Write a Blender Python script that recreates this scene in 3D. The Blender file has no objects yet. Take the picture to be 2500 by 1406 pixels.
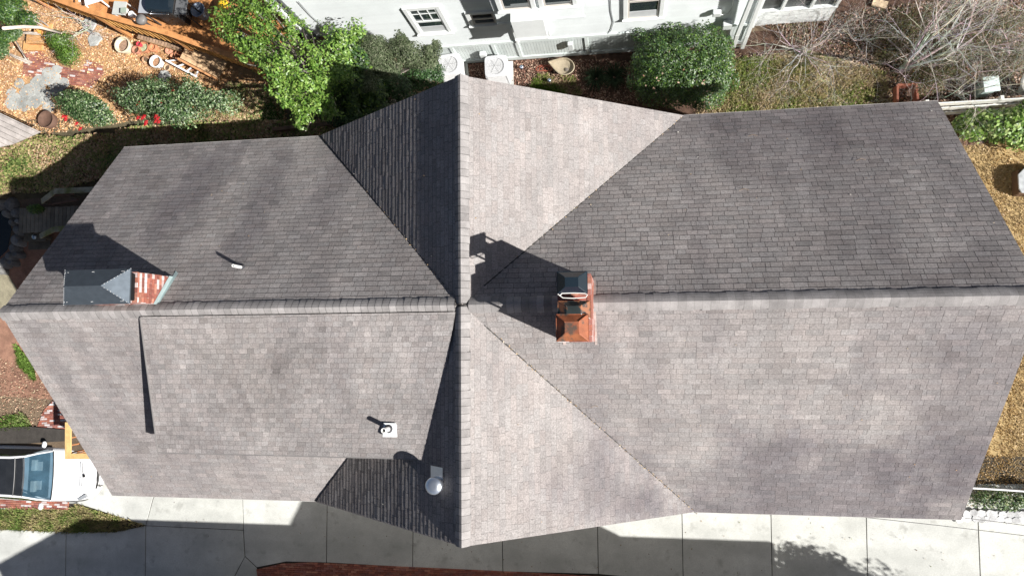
import bpy, math, random
from mathutils import Vector, Matrix, noise
random.seed(11)
R=random.random; U=random.uniform; rad=math.radians
scene=bpy.context.scene
# ---------------------------------------------------------------- camera
F=1700.0; CX,CY=1250.0,703.0
CAM=Vector((2.9877,-0.6854,21.5692)); ROT=(0.07454,0.15644,-0.00866)
cd=bpy.data.cameras.new('camera'); cam=bpy.data.objects.new('camera',cd); scene.collection.objects.link(cam)
cam.location=CAM; cam.rotation_euler=ROT; cd.sensor_width=36; cd.lens=F/2500*36; cd.clip_end=2000; cd.clip_start=.1
scene.camera=cam
from mathutils import Euler
MC=Euler(ROT,'XYZ').to_matrix()
# ---------------------------------------------------------------- light
SA,SB=1.20,-.57                          # sun direction per unit of height
w=bpy.data.worlds.new('World'); scene.world=w; w.use_nodes=True
nt=w.node_tree; bg=nt.nodes['Background']; sky=nt.nodes.new('ShaderNodeTexSky'); sky.sky_type='NISHITA'; sky.sun_disc=False
elev=math.atan(1/math.hypot(SA,SB)); az=math.atan2(SB,SA)
sky.sun_elevation=elev; sky.sun_rotation=math.pi/2-az
nt.links.new(sky.outputs[0],bg.inputs[0]); bg.inputs[1].default_value=.029; sky.air_density=.7; sky.dust_density=1.6; sky.ozone_density=.6
sl=bpy.data.lights.new('sun','SUN'); sl.energy=4.2; sl.angle=rad(.6); sl.color=(1,.965,.92)
so=bpy.data.objects.new('sun',sl); scene.collection.objects.link(so)
so.rotation_euler=Vector((SA,SB,1)).to_track_quat('Z','Y').to_euler()
scene.view_settings.view_transform='Standard'; scene.view_settings.look='None'; scene.view_settings.exposure=1.12; scene.view_settings.gamma=1
# ---------------------------------------------------------------- helpers
def ray(px,py): return MC@Vector(((px-CX)/F,-(py-CY)/F,-1))
def P0(px,py,z=0.0):                     # survey a photo point at a known absolute height
    d=ray(px,py); t=(z-CAM.z)/d.z; return CAM+d*t
def sstep(a,b,x): t=min(1,max(0,(x-a)/(b-a))); return t*t*(3-2*t)
HT=2.7
def hgt(x,y):                            # the lot rises to a terrace in the north west
    if y>4.3: return HT*sstep(-2.6,-5.6,x)
    if x>-10.4: return HT*sstep(-2.6,-5.6,x)*sstep(3.9,4.3,y)
    return .75*sstep(-4.55,-4.35,y)+(HT-.75)*sstep(-1.5,4.4,y)
def P(px,py,z=0.0):                      # the same, at a height above the local terrain
    q=z
    for _ in range(14):
        p=P0(px,py,q); q=z+hgt(p.x,p.y)*.6+(q-z)*.4
    return p
def PY(px,py,Y):
    d=ray(px,py); t=(Y-CAM.y)/d.y; return CAM+d*t
def srgb(r,g,b): 
    f=lambda c:(c/255/12.92 if c<=10 else ((c/255+.055)/1.055)**2.4)
    return (f(r),f(g),f(b))
MATS={}
def mat(name,base,rough=.8,var=.25,scale=6,fine=.0,fscale=60,bump=0,bscale=None,metal=0,attr=True,spec=.3,stretch=(1,1,1),mottle=None,trans=0,coat=0,blobs=None):
    if name in MATS: return MATS[name]
    m=bpy.data.materials.new(name); m.use_nodes=True; t=m.node_tree; N=t.nodes; L=t.links
    b=N['Principled BSDF']; b.inputs['Roughness'].default_value=rough; b.inputs['Metallic'].default_value=metal
    b.inputs['Specular IOR Level'].default_value=spec
    if coat: b.inputs['Coat Weight'].default_value=coat
    tc=N.new('ShaderNodeTexCoord'); mp=N.new('ShaderNodeMapping'); mp.inputs['Scale'].default_value=stretch
    L.new(tc.outputs['Object'],mp.inputs[0])
    def nz(sc,det=4,r=.55):
        n=N.new('ShaderNodeTexNoise'); n.inputs['Scale'].default_value=sc; n.inputs['Detail'].default_value=det; n.inputs['Roughness'].default_value=r
        L.new(mp.outputs[0],n.inputs['Vector']); return n.outputs['Fac']
    def mr(x,a,bb,c,d):
        q=N.new('ShaderNodeMapRange'); L.new(x,q.inputs[0])
        for i,vv in enumerate((a,bb,c,d)): q.inputs[i+1].default_value=vv
        return q.outputs[0]
    col=N.new('ShaderNodeRGB'); col.outputs[0].default_value=(*base,1); c=col.outputs[0]
    def mul(c,x,fac=1,mode='MULTIPLY'):
        q=N.new('ShaderNodeMix'); q.data_type='RGBA'; q.blend_type=mode; q.inputs[0].default_value=fac
        L.new(c,q.inputs[6]); L.new(x,q.inputs[7]); return q.outputs[2]
    if attr:
        a=N.new('ShaderNodeAttribute'); a.attribute_name='col'; c=mul(c,a.outputs['Color'])
    if var: c=mul(c,mr(nz(scale),.3,.7,1-var,1+var))
    if fine: c=mul(c,mr(nz(fscale,3,.7),.3,.7,1-fine,1+fine))
    if mottle:
        for st_ in mottle:
            (sc,lo,hi,colr,amt)=st_[:5]
            if len(st_)>5:
                m2=N.new('ShaderNodeMapping'); m2.inputs['Scale'].default_value=st_[5]; m2.inputs['Rotation'].default_value=(0,0,st_[6]); L.new(tc.outputs['Object'],m2.inputs[0])
                n2=N.new('ShaderNodeTexNoise'); n2.inputs['Scale'].default_value=sc; n2.inputs['Detail'].default_value=3; L.new(m2.outputs[0],n2.inputs['Vector']); src=n2.outputs['Fac']
            else: src=nz(sc,5,.6)
            q=N.new('ShaderNodeMix'); q.data_type='RGBA'; q.blend_type='MULTIPLY' if name=='shingle' else 'MIX'; L.new(mr(src,lo,hi,0,amt),q.inputs[0]); L.new(c,q.inputs[6]); q.inputs[7].default_value=(*colr,1); c=q.outputs[2]
    for (bx_,by_,rx,ry,colr,amt) in (blobs or []):
        sp=N.new('ShaderNodeMapping'); sp.inputs['Location'].default_value=(-bx_/rx,-by_/ry,0); sp.inputs['Scale'].default_value=(1/rx,1/ry,0); L.new(tc.outputs['Object'],sp.inputs[0])
        ln=N.new('ShaderNodeVectorMath'); ln.operation='LENGTH'; L.new(sp.outputs[0],ln.inputs[0])
        ad=N.new('ShaderNodeMath'); ad.operation='ADD'; L.new(ln.outputs['Value'],ad.inputs[0]); L.new(mr(nz(.9,5,.6),.3,.7,-.45,.45),ad.inputs[1])
        q=N.new('ShaderNodeMix'); q.data_type='RGBA'; q.blend_type='MULTIPLY'; L.new(mr(ad.outputs[0],.45,1.15,amt,0),q.inputs[0]); L.new(c,q.inputs[6]); q.inputs[7].default_value=(*colr,1); c=q.outputs[2]
    L.new(c,b.inputs['Base Color'])
    if bump:
        bn=N.new('ShaderNodeBump'); bn.inputs['Strength'].default_value=bump; bn.inputs['Distance'].default_value=.02
        L.new(nz(bscale or fscale,5,.6),bn.inputs['Height']); L.new(bn.outputs[0],b.inputs['Normal'])
    if trans:
        tr=N.new('ShaderNodeBsdfTranslucent'); L.new(c,tr.inputs[0]); ms=N.new('ShaderNodeMixShader'); ms.inputs[0].default_value=trans
        L.new(b.outputs[0],ms.inputs[1]); L.new(tr.outputs[0],ms.inputs[2]); L.new(ms.outputs[0],N['Material Output'].inputs[0])
    MATS[name]=m; return m
W3=(1,1,1)
class MB:
    def __init__(s): s.v=[]; s.f=[]; s.c=[]
    def face(s,pts,col=W3):
        i=len(s.v); s.v+=[tuple(p) for p in pts]; s.f.append(tuple(range(i,i+len(pts)))); s.c.append(col)
    def prism(s,poly,z0,z1,col=W3,top=None):
        n=len(poly); i=len(s.v)
        s.v+=[(p[0],p[1],z0) for p in poly]+[(p[0],p[1],z1) for p in (top or poly)]
        s.f.append(tuple(range(i+n-1,i-1,-1))); s.f.append(tuple(range(i+n,i+2*n))); s.c+=[col,col]
        for k in range(n):
            j=(k+1)%n; s.f.append((i+k,i+j,i+n+j,i+n+k)); s.c.append(col)
    def box(s,c,d,rz=0,col=W3,M=None):
        M=M or (Matrix.Translation(c)@Matrix.Rotation(rz,4,'Z')); i=len(s.v)
        for z in (-.5,.5):
            for x,y in ((-.5,-.5),(.5,-.5),(.5,.5),(-.5,.5)): s.v.append(tuple(M@Vector((x*d[0],y*d[1],z*d[2]))))
        for q in ((3,2,1,0),(4,5,6,7),(0,1,5,4),(1,2,6,5),(2,3,7,6),(3,0,4,7)): s.f.append(tuple(i+k for k in q)); s.c.append(col)
    def beam(s,a,b,wd,h,col=W3):
        a=Vector(a);b=Vector(b);d=b-a;l=d.length; x=d.normalized(); up=Vector((0,0,1)) if abs(x.z)<.95 else Vector((0,1,0))
        y=up.cross(x).normalized(); z=x.cross(y); M=Matrix((x,y,z)).transposed().to_4x4(); M.translation=(a+b)/2
        s.box(None,(l,wd,h),M=M,col=col)
    def tube(s,pts,rr,n=6,col=W3,caps=True):
        pts=[Vector(p) for p in pts]; i0=len(s.v); m=len(pts)
        if not hasattr(rr,'__len__'): rr=[rr]*m
        for k,p in enumerate(pts):
            d=(pts[min(k+1,m-1)]-pts[max(k-1,0)]).normalized(); a=Vector((0,0,1)) if abs(d.z)<.9 else Vector((1,0,0))
            u=d.cross(a).normalized(); v=d.cross(u)
            for j in range(n):
                t=2*math.pi*j/n; s.v.append(tuple(p+(u*math.cos(t)+v*math.sin(t))*rr[k]))
        for k in range(m-1):
            for j in range(n):
                q=(j+1)%n; s.f.append((i0+k*n+j,i0+k*n+q,i0+(k+1)*n+q,i0+(k+1)*n+j)); s.c.append(col)
        if caps: s.f.append(tuple(i0+j for j in range(n))); s.f.append(tuple(i0+(m-1)*n+j for j in reversed(range(n)))); s.c+=[col,col]
    def lathe(s,c,prof,n=24,col=W3,sx=1,sy=1):
        c=Vector(c); i0=len(s.v); m=len(prof)
        for r,z in prof:
            for j in range(n):
                t=2*math.pi*j/n; s.v.append((c.x+r*math.cos(t)*sx,c.y+r*math.sin(t)*sy,c.z+z))
        for k in range(m-1):
            for j in range(n):
                q=(j+1)%n; s.f.append((i0+k*n+j,i0+k*n+q,i0+(k+1)*n+q,i0+(k+1)*n+j)); s.c.append(col)
    def build(s,name,m,parent=None,smooth=False,bevel=0,sub=0):
        me=bpy.data.meshes.new(name); me.from_pydata(s.v,[],s.f); me.materials.append(m)
        a=me.attributes.new('col','FLOAT_COLOR','FACE'); buf=[]
        for c in s.c: buf+=[c[0],c[1],c[2],1]
        a.data.foreach_set('color',buf)
        if smooth: me.polygons.foreach_set('use_smooth',[True]*len(me.polygons))
        o=bpy.data.objects.new(name,me); scene.collection.objects.link(o)
        if parent: o.parent=parent
        if bevel:
            b=o.modifiers.new('bevel','BEVEL'); b.width=bevel; b.segments=2; b.limit_method='ANGLE'
        if sub:
            b=o.modifiers.new('sub','SUBSURF'); b.levels=sub; b.render_levels=sub
        return o
def tag(o,label,cat=None,group=None,kind=None):
    o['label']=label
    if cat: o['category']=cat
    if group: o['group']=group
    if kind: o['kind']=kind
    return o
def thing(name,label,cat,group=None,loc=(0,0,0)):
    o=bpy.data.objects.new(name,None); scene.collection.objects.link(o); o.location=loc; o.empty_display_size=.3
    return tag(o,label,cat,group)
def inpoly(x,y,p):
    c=False;j=len(p)-1
    for i in range(len(p)):
        if (p[i][1]>y)!=(p[j][1]>y) and x<(p[j][0]-p[i][0])*(y-p[i][1])/(p[j][1]-p[i][1])+p[i][0]: c=not c
        j=i
    return c
def G(pts,z=0): return [(P(a,b,z).x,P(a,b,z).y) for a,b in pts]
def clip(poly,reg):                     # convex clip, region counter-clockwise
    out=poly
    for i in range(len(reg)):
        a=reg[i]; b=reg[(i+1)%len(reg)]; inp=out; out=[]
        if not inp: return []
        sd=lambda p:(b[0]-a[0])*(p[1]-a[1])-(b[1]-a[1])*(p[0]-a[0])
        for k in range(len(inp)):
            p=inp[k]; q=inp[(k+1)%len(inp)]; sp,sq=sd(p),sd(q)
            if sp>=0: out.append(p)
            if (sp>0 and sq<0) or (sp<0 and sq>0):
                t=sp/(sp-sq); out.append((p[0]+(q[0]-p[0])*t,p[1]+(q[1]-p[1])*t))
    return out
# ---------------------------------------------------------------- materials
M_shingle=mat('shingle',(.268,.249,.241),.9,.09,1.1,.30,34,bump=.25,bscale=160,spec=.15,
  mottle=[(.30,.5,.72,(.70,.69,.71),.45),(12,.5,.72,(.72,.71,.72),.5),(.9,.47,.66,(.64,.63,.66),.55,(1.0,.22,.22),-.45),(2.4,.55,.7,(1.25,1.24,1.23),.55,(1.0,.2,.2),-.4)],  # slanted streaks darken and lighten the slopes; blobs tint fixed spots
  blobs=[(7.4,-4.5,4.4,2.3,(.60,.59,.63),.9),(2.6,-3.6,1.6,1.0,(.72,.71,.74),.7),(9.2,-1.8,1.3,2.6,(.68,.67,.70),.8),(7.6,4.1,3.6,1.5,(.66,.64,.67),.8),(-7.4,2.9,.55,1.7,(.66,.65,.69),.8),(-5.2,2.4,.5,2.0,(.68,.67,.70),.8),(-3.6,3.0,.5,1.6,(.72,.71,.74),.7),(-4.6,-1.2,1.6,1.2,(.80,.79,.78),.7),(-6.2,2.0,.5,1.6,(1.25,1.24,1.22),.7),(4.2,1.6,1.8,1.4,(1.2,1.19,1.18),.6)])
M_cap=mat('ridge_cap_shingle',(.26,.25,.248),.9,.18,5,.3,120,bump=.25,bscale=160,spec=.15)
M_wood=mat('timber',(1,1,1),.75,.22,5,.15,40,stretch=(1,1,1))
M_metal=mat('dark_metal',(.10,.12,.14),.42,.12,8,metal=.6,spec=.4)
M_galv=mat('galvanised_metal',(.75,.8,.86),.28,.06,10,metal=.9)
M_brick=mat('brick',(1,1,1),.9,.2,14,.2,60,bump=.3,bscale=60)
M_mortar=mat('mortar',(.45,.41,.37),.95,.2,20,attr=False)
M_white=mat('white_paint',(.74,.77,.77),.55,.04,3,.03,30)
M_conc=mat('concrete',(.55,.56,.53),.9,.10,1.3,.12,28,bump=.12,bscale=90,mottle=[(.8,.46,.70,(.36,.37,.35),.6),(5,.55,.75,(.36,.37,.35),.4),(2.2,.58,.72,(.25,.25,.23),.6),(.5,.5,.66,(.30,.31,.29),.4,(.3,1.6,1),.1)])
M_leaf=mat('foliage',(1,1,1),.42,.2,3,spec=.5,trans=.25)
M_leafm=mat('matt_foliage',(1,1,1),.7,.2,3,spec=.25,trans=.3)
M_bark=mat('bark',(.36,.32,.28),.9,.3,14,.2,60)
M_flake=mat('fallen_leaf',(1,1,1),.75,.1,3,spec=.3)
M_stone=mat('stone',(1,1,1),.9,.22,5,.15,40,bump=.4,bscale=14)
M_glassd=mat('dark_glass',(.025,.035,.038),.04,.0,1,attr=True,spec=1.0)
M_terra=mat('terracotta',(1,1,1),.8,.18,12,.08,60)
M_plastic=mat('painted_surface',(1,1,1),.45,.05,6)
# ---------------------------------------------------------------- ground and setting
g=MB()
def drape(mb,poly,off,st=.4,col=W3):
    xs=[p[0] for p in poly]; ys=[p[1] for p in poly]; x=math.floor(min(xs)/st)*st
    while x<max(xs):
        y=math.floor(min(ys)/st)*st
        while y<max(ys):
            q=clip(poly,[(x,y),(x+st,y),(x+st,y+st),(x,y+st)])
            if len(q)>2: mb.face([(a,b,hgt(a,b)+off) for a,b in q],col)
            y+=st
        x+=st
drape(g,[(-30,-8),(-2,-8),(-2,24),(-30,24)],0,.25)
for q in (((-150,-150),(150,-8)),((-2,-8),(150,24)),((-150,24),(150,150)),((-150,-8),(-30,24))):
    (a,b),(c,d)=q; g.face([(a,b,hgt(a+.01,b+.01) if a<-29 and b>-9 and c<0 else 0) if 0 else (a,b,0),(c,b,0),(c,d,0),(a,d,0)])
g.face([(-30,4.4,2.7),(-30,24,2.7),(-90,24,2.7),(-90,4.4,2.7)]); g.face([(-30,24,2.7),(-5.6,24,2.7),(-5.6,60,2.7),(-90,60,2.7),(-90,24,2.7)])
M_soil=mat('soil',(.13,.095,.065),.95,.35,.8,.35,30,bump=.6,bscale=25,attr=False,mottle=[(.5,.5,.65,(.22,.16,.10),.6)])
tag(g.build('ground',M_soil),'brown soil ground around the houses',kind='structure')
def sheet(name,pts,z,m,label,px=True,kind='structure',th=.0):
    b=MB(); q=G(pts) if px else pts
    if min(p[0] for p in q)<-3 and max(p[1] for p in q)>-4.4: drape(b,q,z,.25)
    else: b.face([(x,y,z) for x,y in q])
    return tag(b.build(name,m),label,kind=kind)
M_litter=mat('leaf_covered_soil',(.42,.26,.13),.95,.3,5,.4,50,bump=.5,bscale=50,attr=False,mottle=[(1.2,.5,.7,(.30,.17,.10),.6)])
NW=[(-140,-80),(330,-60),(640,175),(700,290),(640,320),(300,325),(200,345),(-60,300),(-140,200)]
sheet('leaf_strewn_yard',NW,.004,M_litter,'tan leaf strewn ground of the back yard')
M_mulch=mat('mulch',(.085,.05,.035),.95,.4,8,.5,50,bump=.7,bscale=40,attr=False)
sheet('mulch_bed',[(1080,140),(2060,60),(2110,150),(1800,190),(1700,300),(1250,330),(1080,260)],.005,M_mulch,'dark mulch bed below the white wall')
M_ng=mat('thin_lawn',(.20,.20,.085),.95,.35,3,.4,40,bump=.5,bscale=40,attr=False,mottle=[(2.2,.48,.65,(.30,.24,.15),.8)])
LAWN=[(1790,150),(1960,120),(2150,170),(2190,330),(1700,340),(1780,240)]
sheet('brush_floor',[(1990,60),(2060,-40),(2640,-40),(2640,240),(2290,262),(2160,262),(2130,190)],.006,M_mulch,'dark leafy soil under the bare trees')
sheet('thin_lawn',LAWN,.009,M_ng,'patchy thin lawn behind the house')
M_dry=mat('dry_lawn',(.37,.27,.13),.95,.2,4,.3,40,bump=.5,bscale=40,attr=False)
sheet('dry_lawn',[(1900,330),(2640,330),(2640,1215),(1900,1215)],.004,M_dry,'golden dormant lawn beside the house')
M_rd=mat('red_dirt',(.26,.145,.10),.95,.25,3,.3,40,bump=.4,bscale=40,attr=False,mottle=[(2.5,.5,.65,(.17,.09,.065),.6)])
sheet('dirt_path',[(-80,640),(140,560),(330,700),(330,990),(-80,960)],.004,M_rd,'reddish bare dirt path by the west gable')
sheet('hedge_soil',[(-150,300),(900,290),(900,470),(-150,500)],.0075,mat('dark_soil',(.10,.085,.05),.95,.35,3,.35,40,bump=.6,bscale=30,attr=False),'dark planted strip behind the house')
# driveway slabs
dr=MB()
def slab(pts,shrink=.012,z=.03,tone=None):
    q=G(pts); cx=sum(p[0] for p in q)/len(q); cy=sum(p[1] for p in q)/len(q)
    out=[]
    for x,y in q:
        d=math.hypot(x-cx,y-cy); k=(d-shrink*1.3)/d; out.append((cx+(x-cx)*k,cy+(y-cy)*k))
    tn=tone or U(.93,1.05); ar=sum(out[i][0]*out[(i+1)%len(out)][1]-out[(i+1)%len(out)][0]*out[i][1] for i in range(len(out)))
    if ar<0: out.reverse()
    dr.prism(out,-.05,z,(tn,tn,tn*U(.99,1.01)))
B=lambda x:(1369+(x-700)*.0375 if x>700 else 1369)
XJ=[(800,1170,798,1372),(1010,1170,1008,1384),(1224,1180,1228,1394),(1457,1180,1461,1400),(1663,1180,1668,1420),(1880,1180,1885,1420),(2112,1180,2118,1430),(2383,1180,2393,1430),(2700,1180,2715,1430),(3050,1180,3070,1430)]
for a,b in zip(XJ,XJ[1:]): slab([a[:2],b[:2],b[2:],a[2:]])
slab([(592,1160),(800,1170),(798,1372),(700,1370),(628,1384),(599,1357),(595,1293)])
slab([(375,1215),(430,1100),(592,1160),(595,1293),(357,1282)])
slab([(357,1282),(595,1293),(599,1357),(570,1412),(560,1480),(355,1480)])
slab([(599,1357),(628,1384),(640,1480),(560,1480),(570,1412)])
slab([(163,1297),(280,1297),(357,1282),(355,1480),(160,1480)])
slab([(-60,1288),(163,1297),(160,1480),(-60,1480)]); slab([(-300,1280),(-60,1288),(-60,1480),(-300,1480)])
slab([(240,1160),(430,1100),(375,1215),(357,1282),(190,1228),(150,1215)])
slab([(-60,1085),(240,1085),(260,1140),(190,1228),(-60,1228)]); slab([(-360,1085),(-60,1085),(-60,1228),(-360,1228)])
tag(dr.build('driveway',M_conc,bevel=.006),'pale concrete slab driveway along the house',kind='structure')
jb=MB(); jb.face([(-22,-9,.008),(18,-9,.008),(18,-4,.008),(-14.5,-4,.008),(-22,-6.2,.008)])
tag(jb.build('driveway_joint',mat('joint_dirt',(.05,.045,.038),.95,.2,9,attr=False)),'dark soil filled joints under the driveway',kind='structure')
# ---------------------------------------------------------------- bricks
def brickcol(red=1.0):
    t=U(.75,1.2); k=random.choice([(.30,.105,.075),(.34,.13,.09),(.25,.09,.07),(.38,.17,.12),(.28,.12,.10)])
    return tuple(c*t for c in k)
def bricks(mb,o,u,v,n,poly,bl=.2,bh=.067,th=.05,gap=.01,pale=0,bond=True):
    o=Vector(o);u=Vector(u).normalized();v=Vector(v).normalized();n=Vector(n).normalized()
    xs=[p[0] for p in poly];ys=[p[1] for p in poly]; r=0; y=min(ys)
    rg=poly if sum(poly[i][0]*poly[(i+1)%len(poly)][1]-poly[(i+1)%len(poly)][0]*poly[i][1] for i in range(len(poly)))>0 else poly[::-1]
    while y<max(ys):
        x=min(xs)-(bl/2 if r%2 and bond else 0)
        while x<max(xs):
            j=U(-.002,.002)
            q=clip(rg,[(x,y),(x+bl-gap,y),(x+bl-gap,y+bh-gap),(x,y+bh-gap)])
            if len(q)>2:
                c=brickcol()
                if R()<pale: k=U(.4,.9); c=tuple(a*(1-k)+.62*k for a in c)
                top=[o+u*a+v*b_+n*(th+j) for a,b_ in q]; bot=[o+u*a+v*b_ for a,b_ in q]
                mb.face(top,c)
                for i in range(len(q)): k2=(i+1)%len(q); mb.face([bot[i],bot[k2],top[k2],top[i]],c)
            x+=bl
        y+=bh; r+=1
def brick_patch(name,pts,label,z=.01,ang=0,pale=0,th=.03,kind='structure'):
    q=G(pts); zg=hgt(sum(a for a,b in q)/len(q),sum(b for a,b in q)/len(q)); z+=zg; o=Vector((q[0][0],q[0][1],z)); u=Vector((math.cos(ang),math.sin(ang),0)); v=Vector((-math.sin(ang),math.cos(ang),0))
    loc=[((Vector((a,b,z))-o).dot(u),(Vector((a,b,z))-o).dot(v)) for a,b in q]
    mb=MB(); mb.face([(a,b,z+.002) for a,b in q] if True else 0,(.25,.2,.16)); bricks(mb,o,u,v,(0,0,1),loc,pale=pale,th=th)
    return tag(mb.build(name,M_brick),label,kind=kind)
brick_patch('brick_border',[(628,1388),(690,1374),(760,1371),(1200,1391),(1560,1410),(1560,1480),(640,1480)],'dark red brick border along the driveway',z=.03)
brick_patch('brick_strip',[(-80,1208),(172,1212),(168,1243),(-80,1240)],'weathered brick strip beside the white car',z=.02,pale=.2)
brick_patch('brick_landing',[(92,1045),(160,1052),(200,1000),(150,960),(110,1000)],'red brick landing beside the west wall',z=.02,pale=.35,ang=.05)
brick_patch('brick_paving',[(55,185),(60,130),(100,125),(130,155),(195,175),(215,145),(250,160),(255,180),(225,215),(150,205)],'leaf dusted brick paving in the back yard',z=.006,pale=.15,ang=-.2,th=.012)
# ---------------------------------------------------------------- HOUSE
HW,HX,ZR,ZE=4.53,10.0,8.7,5.2
SL=(ZR-ZE)/HW; CS=math.sqrt(1+SL*SL)
house=thing('house','large house under a cross gabled grey shingle roof in the middle','house')
wl=MB(); wl.prism([(-9.6,-4.1),(9.6,-4.1),(9.6,4.1),(-9.6,4.1)],0,5.35)
for x in (-9.6,9.6): wl.face([(x,-4.1,5.35),(x,4.1,5.35),(x,0,8.45)])
wl.build('wall',mat('beige_siding',(.5,.47,.42),.8,.1,4),house)
def tone(x,y,seed=0):
    return 1
def shingle_plane(mb,org,u,v,n,regs,e=.130,bw=(.2,.31),tmin=.004,tmax=.009,seed=0,fn=None,var=.085,band=.13,bt=.52,jt=.007):
    """courses of individually cut shingle tabs; u along the eave, v up the slope"""
    rs=random.Random(seed)
    us=[p[0] for r in regs for p in r]; vs=[p[1] for r in regs for p in r]
    rows=int((max(vs)-min(vs))/e)+1
    for r in range(rows):
        v0=min(vs)+r*e; x=min(us)-rs.uniform(0,.3)
        rowt=rs.uniform(-.001,.001)
        while x<max(us):
            wd=rs.uniform(*bw) if rs.random()>.12 else rs.uniform(.07,.16)
            t=rs.uniform(tmin,tmax)+rowt; k=rs.gauss(1,var); hue=rs.uniform(-.02,.02)
            c=(k*(1+hue),k,k*(1-hue*.4))
            if rs.random()<.05: c=tuple(a*.9 for a in c)
            for reg in regs:
                q=clip([(x,v0),(x+wd-jt,v0),(x+wd-jt,v0+e+.002),(x,v0+e+.002)],reg)
                if len(q)<3: continue
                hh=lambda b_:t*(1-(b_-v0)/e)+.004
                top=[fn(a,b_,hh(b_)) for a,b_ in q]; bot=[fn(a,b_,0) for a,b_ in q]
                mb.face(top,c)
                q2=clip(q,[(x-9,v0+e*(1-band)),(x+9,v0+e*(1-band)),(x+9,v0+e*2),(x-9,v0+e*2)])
                if len(q2)>2: mb.face([fn(a,b_,hh(b_)+.0012) for a,b_ in q2],tuple(a*bt for a in c))  # dark granule strip, deepened per slope to paint in the butt shadow
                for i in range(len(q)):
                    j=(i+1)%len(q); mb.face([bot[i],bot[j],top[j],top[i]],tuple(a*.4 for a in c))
            x+=wd
def slope_fn(ax,sgn):
    # ax 'y': main roof slope falling toward sgn*y ; ax 'x': cross gable slope falling toward sgn*x. v measured up from eave
    def fn(a,b,h):
        d=HW-b/CS; z=ZE+b/CS*SL
        nx=SL/CS; nz=1/CS
        if ax=='y': return (a,sgn*(d+h*nx),z+h*nz)
        return (sgn*(d+h*nx),a,z+h*nz)
    return fn
VR=HW*CS
def reg_main(xe,xv,sg):   # polygon in (a=x, b=v)
    q=[(xe,0),(xv,0),(0,VR),(xe,VR)]
    return q if xe<0 else [(xv,0),(xe,0),(xe,VR),(0,VR)]
aW,bE=-4.42,4.52
main=MB()
for sg,sd in ((1,1),(-1,2)):
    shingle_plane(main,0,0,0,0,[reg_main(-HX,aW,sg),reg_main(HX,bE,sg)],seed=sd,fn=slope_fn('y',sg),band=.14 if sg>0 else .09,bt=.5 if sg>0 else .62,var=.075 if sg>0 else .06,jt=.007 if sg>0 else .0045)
# solid decking below the shingles, eave drip edges
for sg in (1,-1):
    f=slope_fn('y',sg)
    for xe,xv in ((-HX,aW),(HX,bE)):
        main.face([f(a,b,.001) for a,b in reg_main(xe,xv,sg)],(.25,.25,.25))
        main.face([f(a,b,-.16) for a,b in reg_main(xe,xv,sg)],(.8,.8,.8))
    for xe in (-HX,HX): main.face([f(xe,0,.001),f(xe,VR,.001),f(xe,VR,-.16),f(xe,0,-.16)],(1.3,1.3,1.3))
    for x0,x1 in ((-HX,aW),(bE,HX)): main.face([f(x0,0,.001),f(x1,0,.001),f(x1,0,-.16),f(x0,0,-.16)],(1.3,1.3,1.3))
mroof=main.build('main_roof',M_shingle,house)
cross=MB(); Y1=4.46
for sg,sd,xv in ((1,3,bE),(-1,4,-aW)):
    f=slope_fn('x',sg); k=xv/HW
    v0=VR*(1-k)
    regs=[[(0,VR),(HW,max(v0,0)),(Y1,VR)],[(0,VR),(-Y1,VR),(-HW,max(v0,0))]]
    regs=[r if sum(r[i][0]*r[(i+1)%3][1]-r[(i+1)%3][0]*r[i][1] for i in range(3))>0 else r[::-1] for r in regs]
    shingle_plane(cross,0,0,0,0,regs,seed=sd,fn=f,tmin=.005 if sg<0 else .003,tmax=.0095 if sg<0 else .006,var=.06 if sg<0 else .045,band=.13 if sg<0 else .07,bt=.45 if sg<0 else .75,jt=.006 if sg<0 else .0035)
    for r in regs:
        cross.face([f(a,b,.001) for a,b in r],(.35,.35,.35)); cross.face([f(a,b,-.16) for a,b in r],(.8,.8,.8))
    for s2 in (1,-1): cross.face([f(s2*Y1,VR,.001),f(s2*HW,0,.001),f(s2*HW,0,-.16),f(s2*Y1,VR,-.16)],(1.3,1.3,1.3))
croof=cross.build('cross_gable_roof',M_shingle,house)
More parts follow.
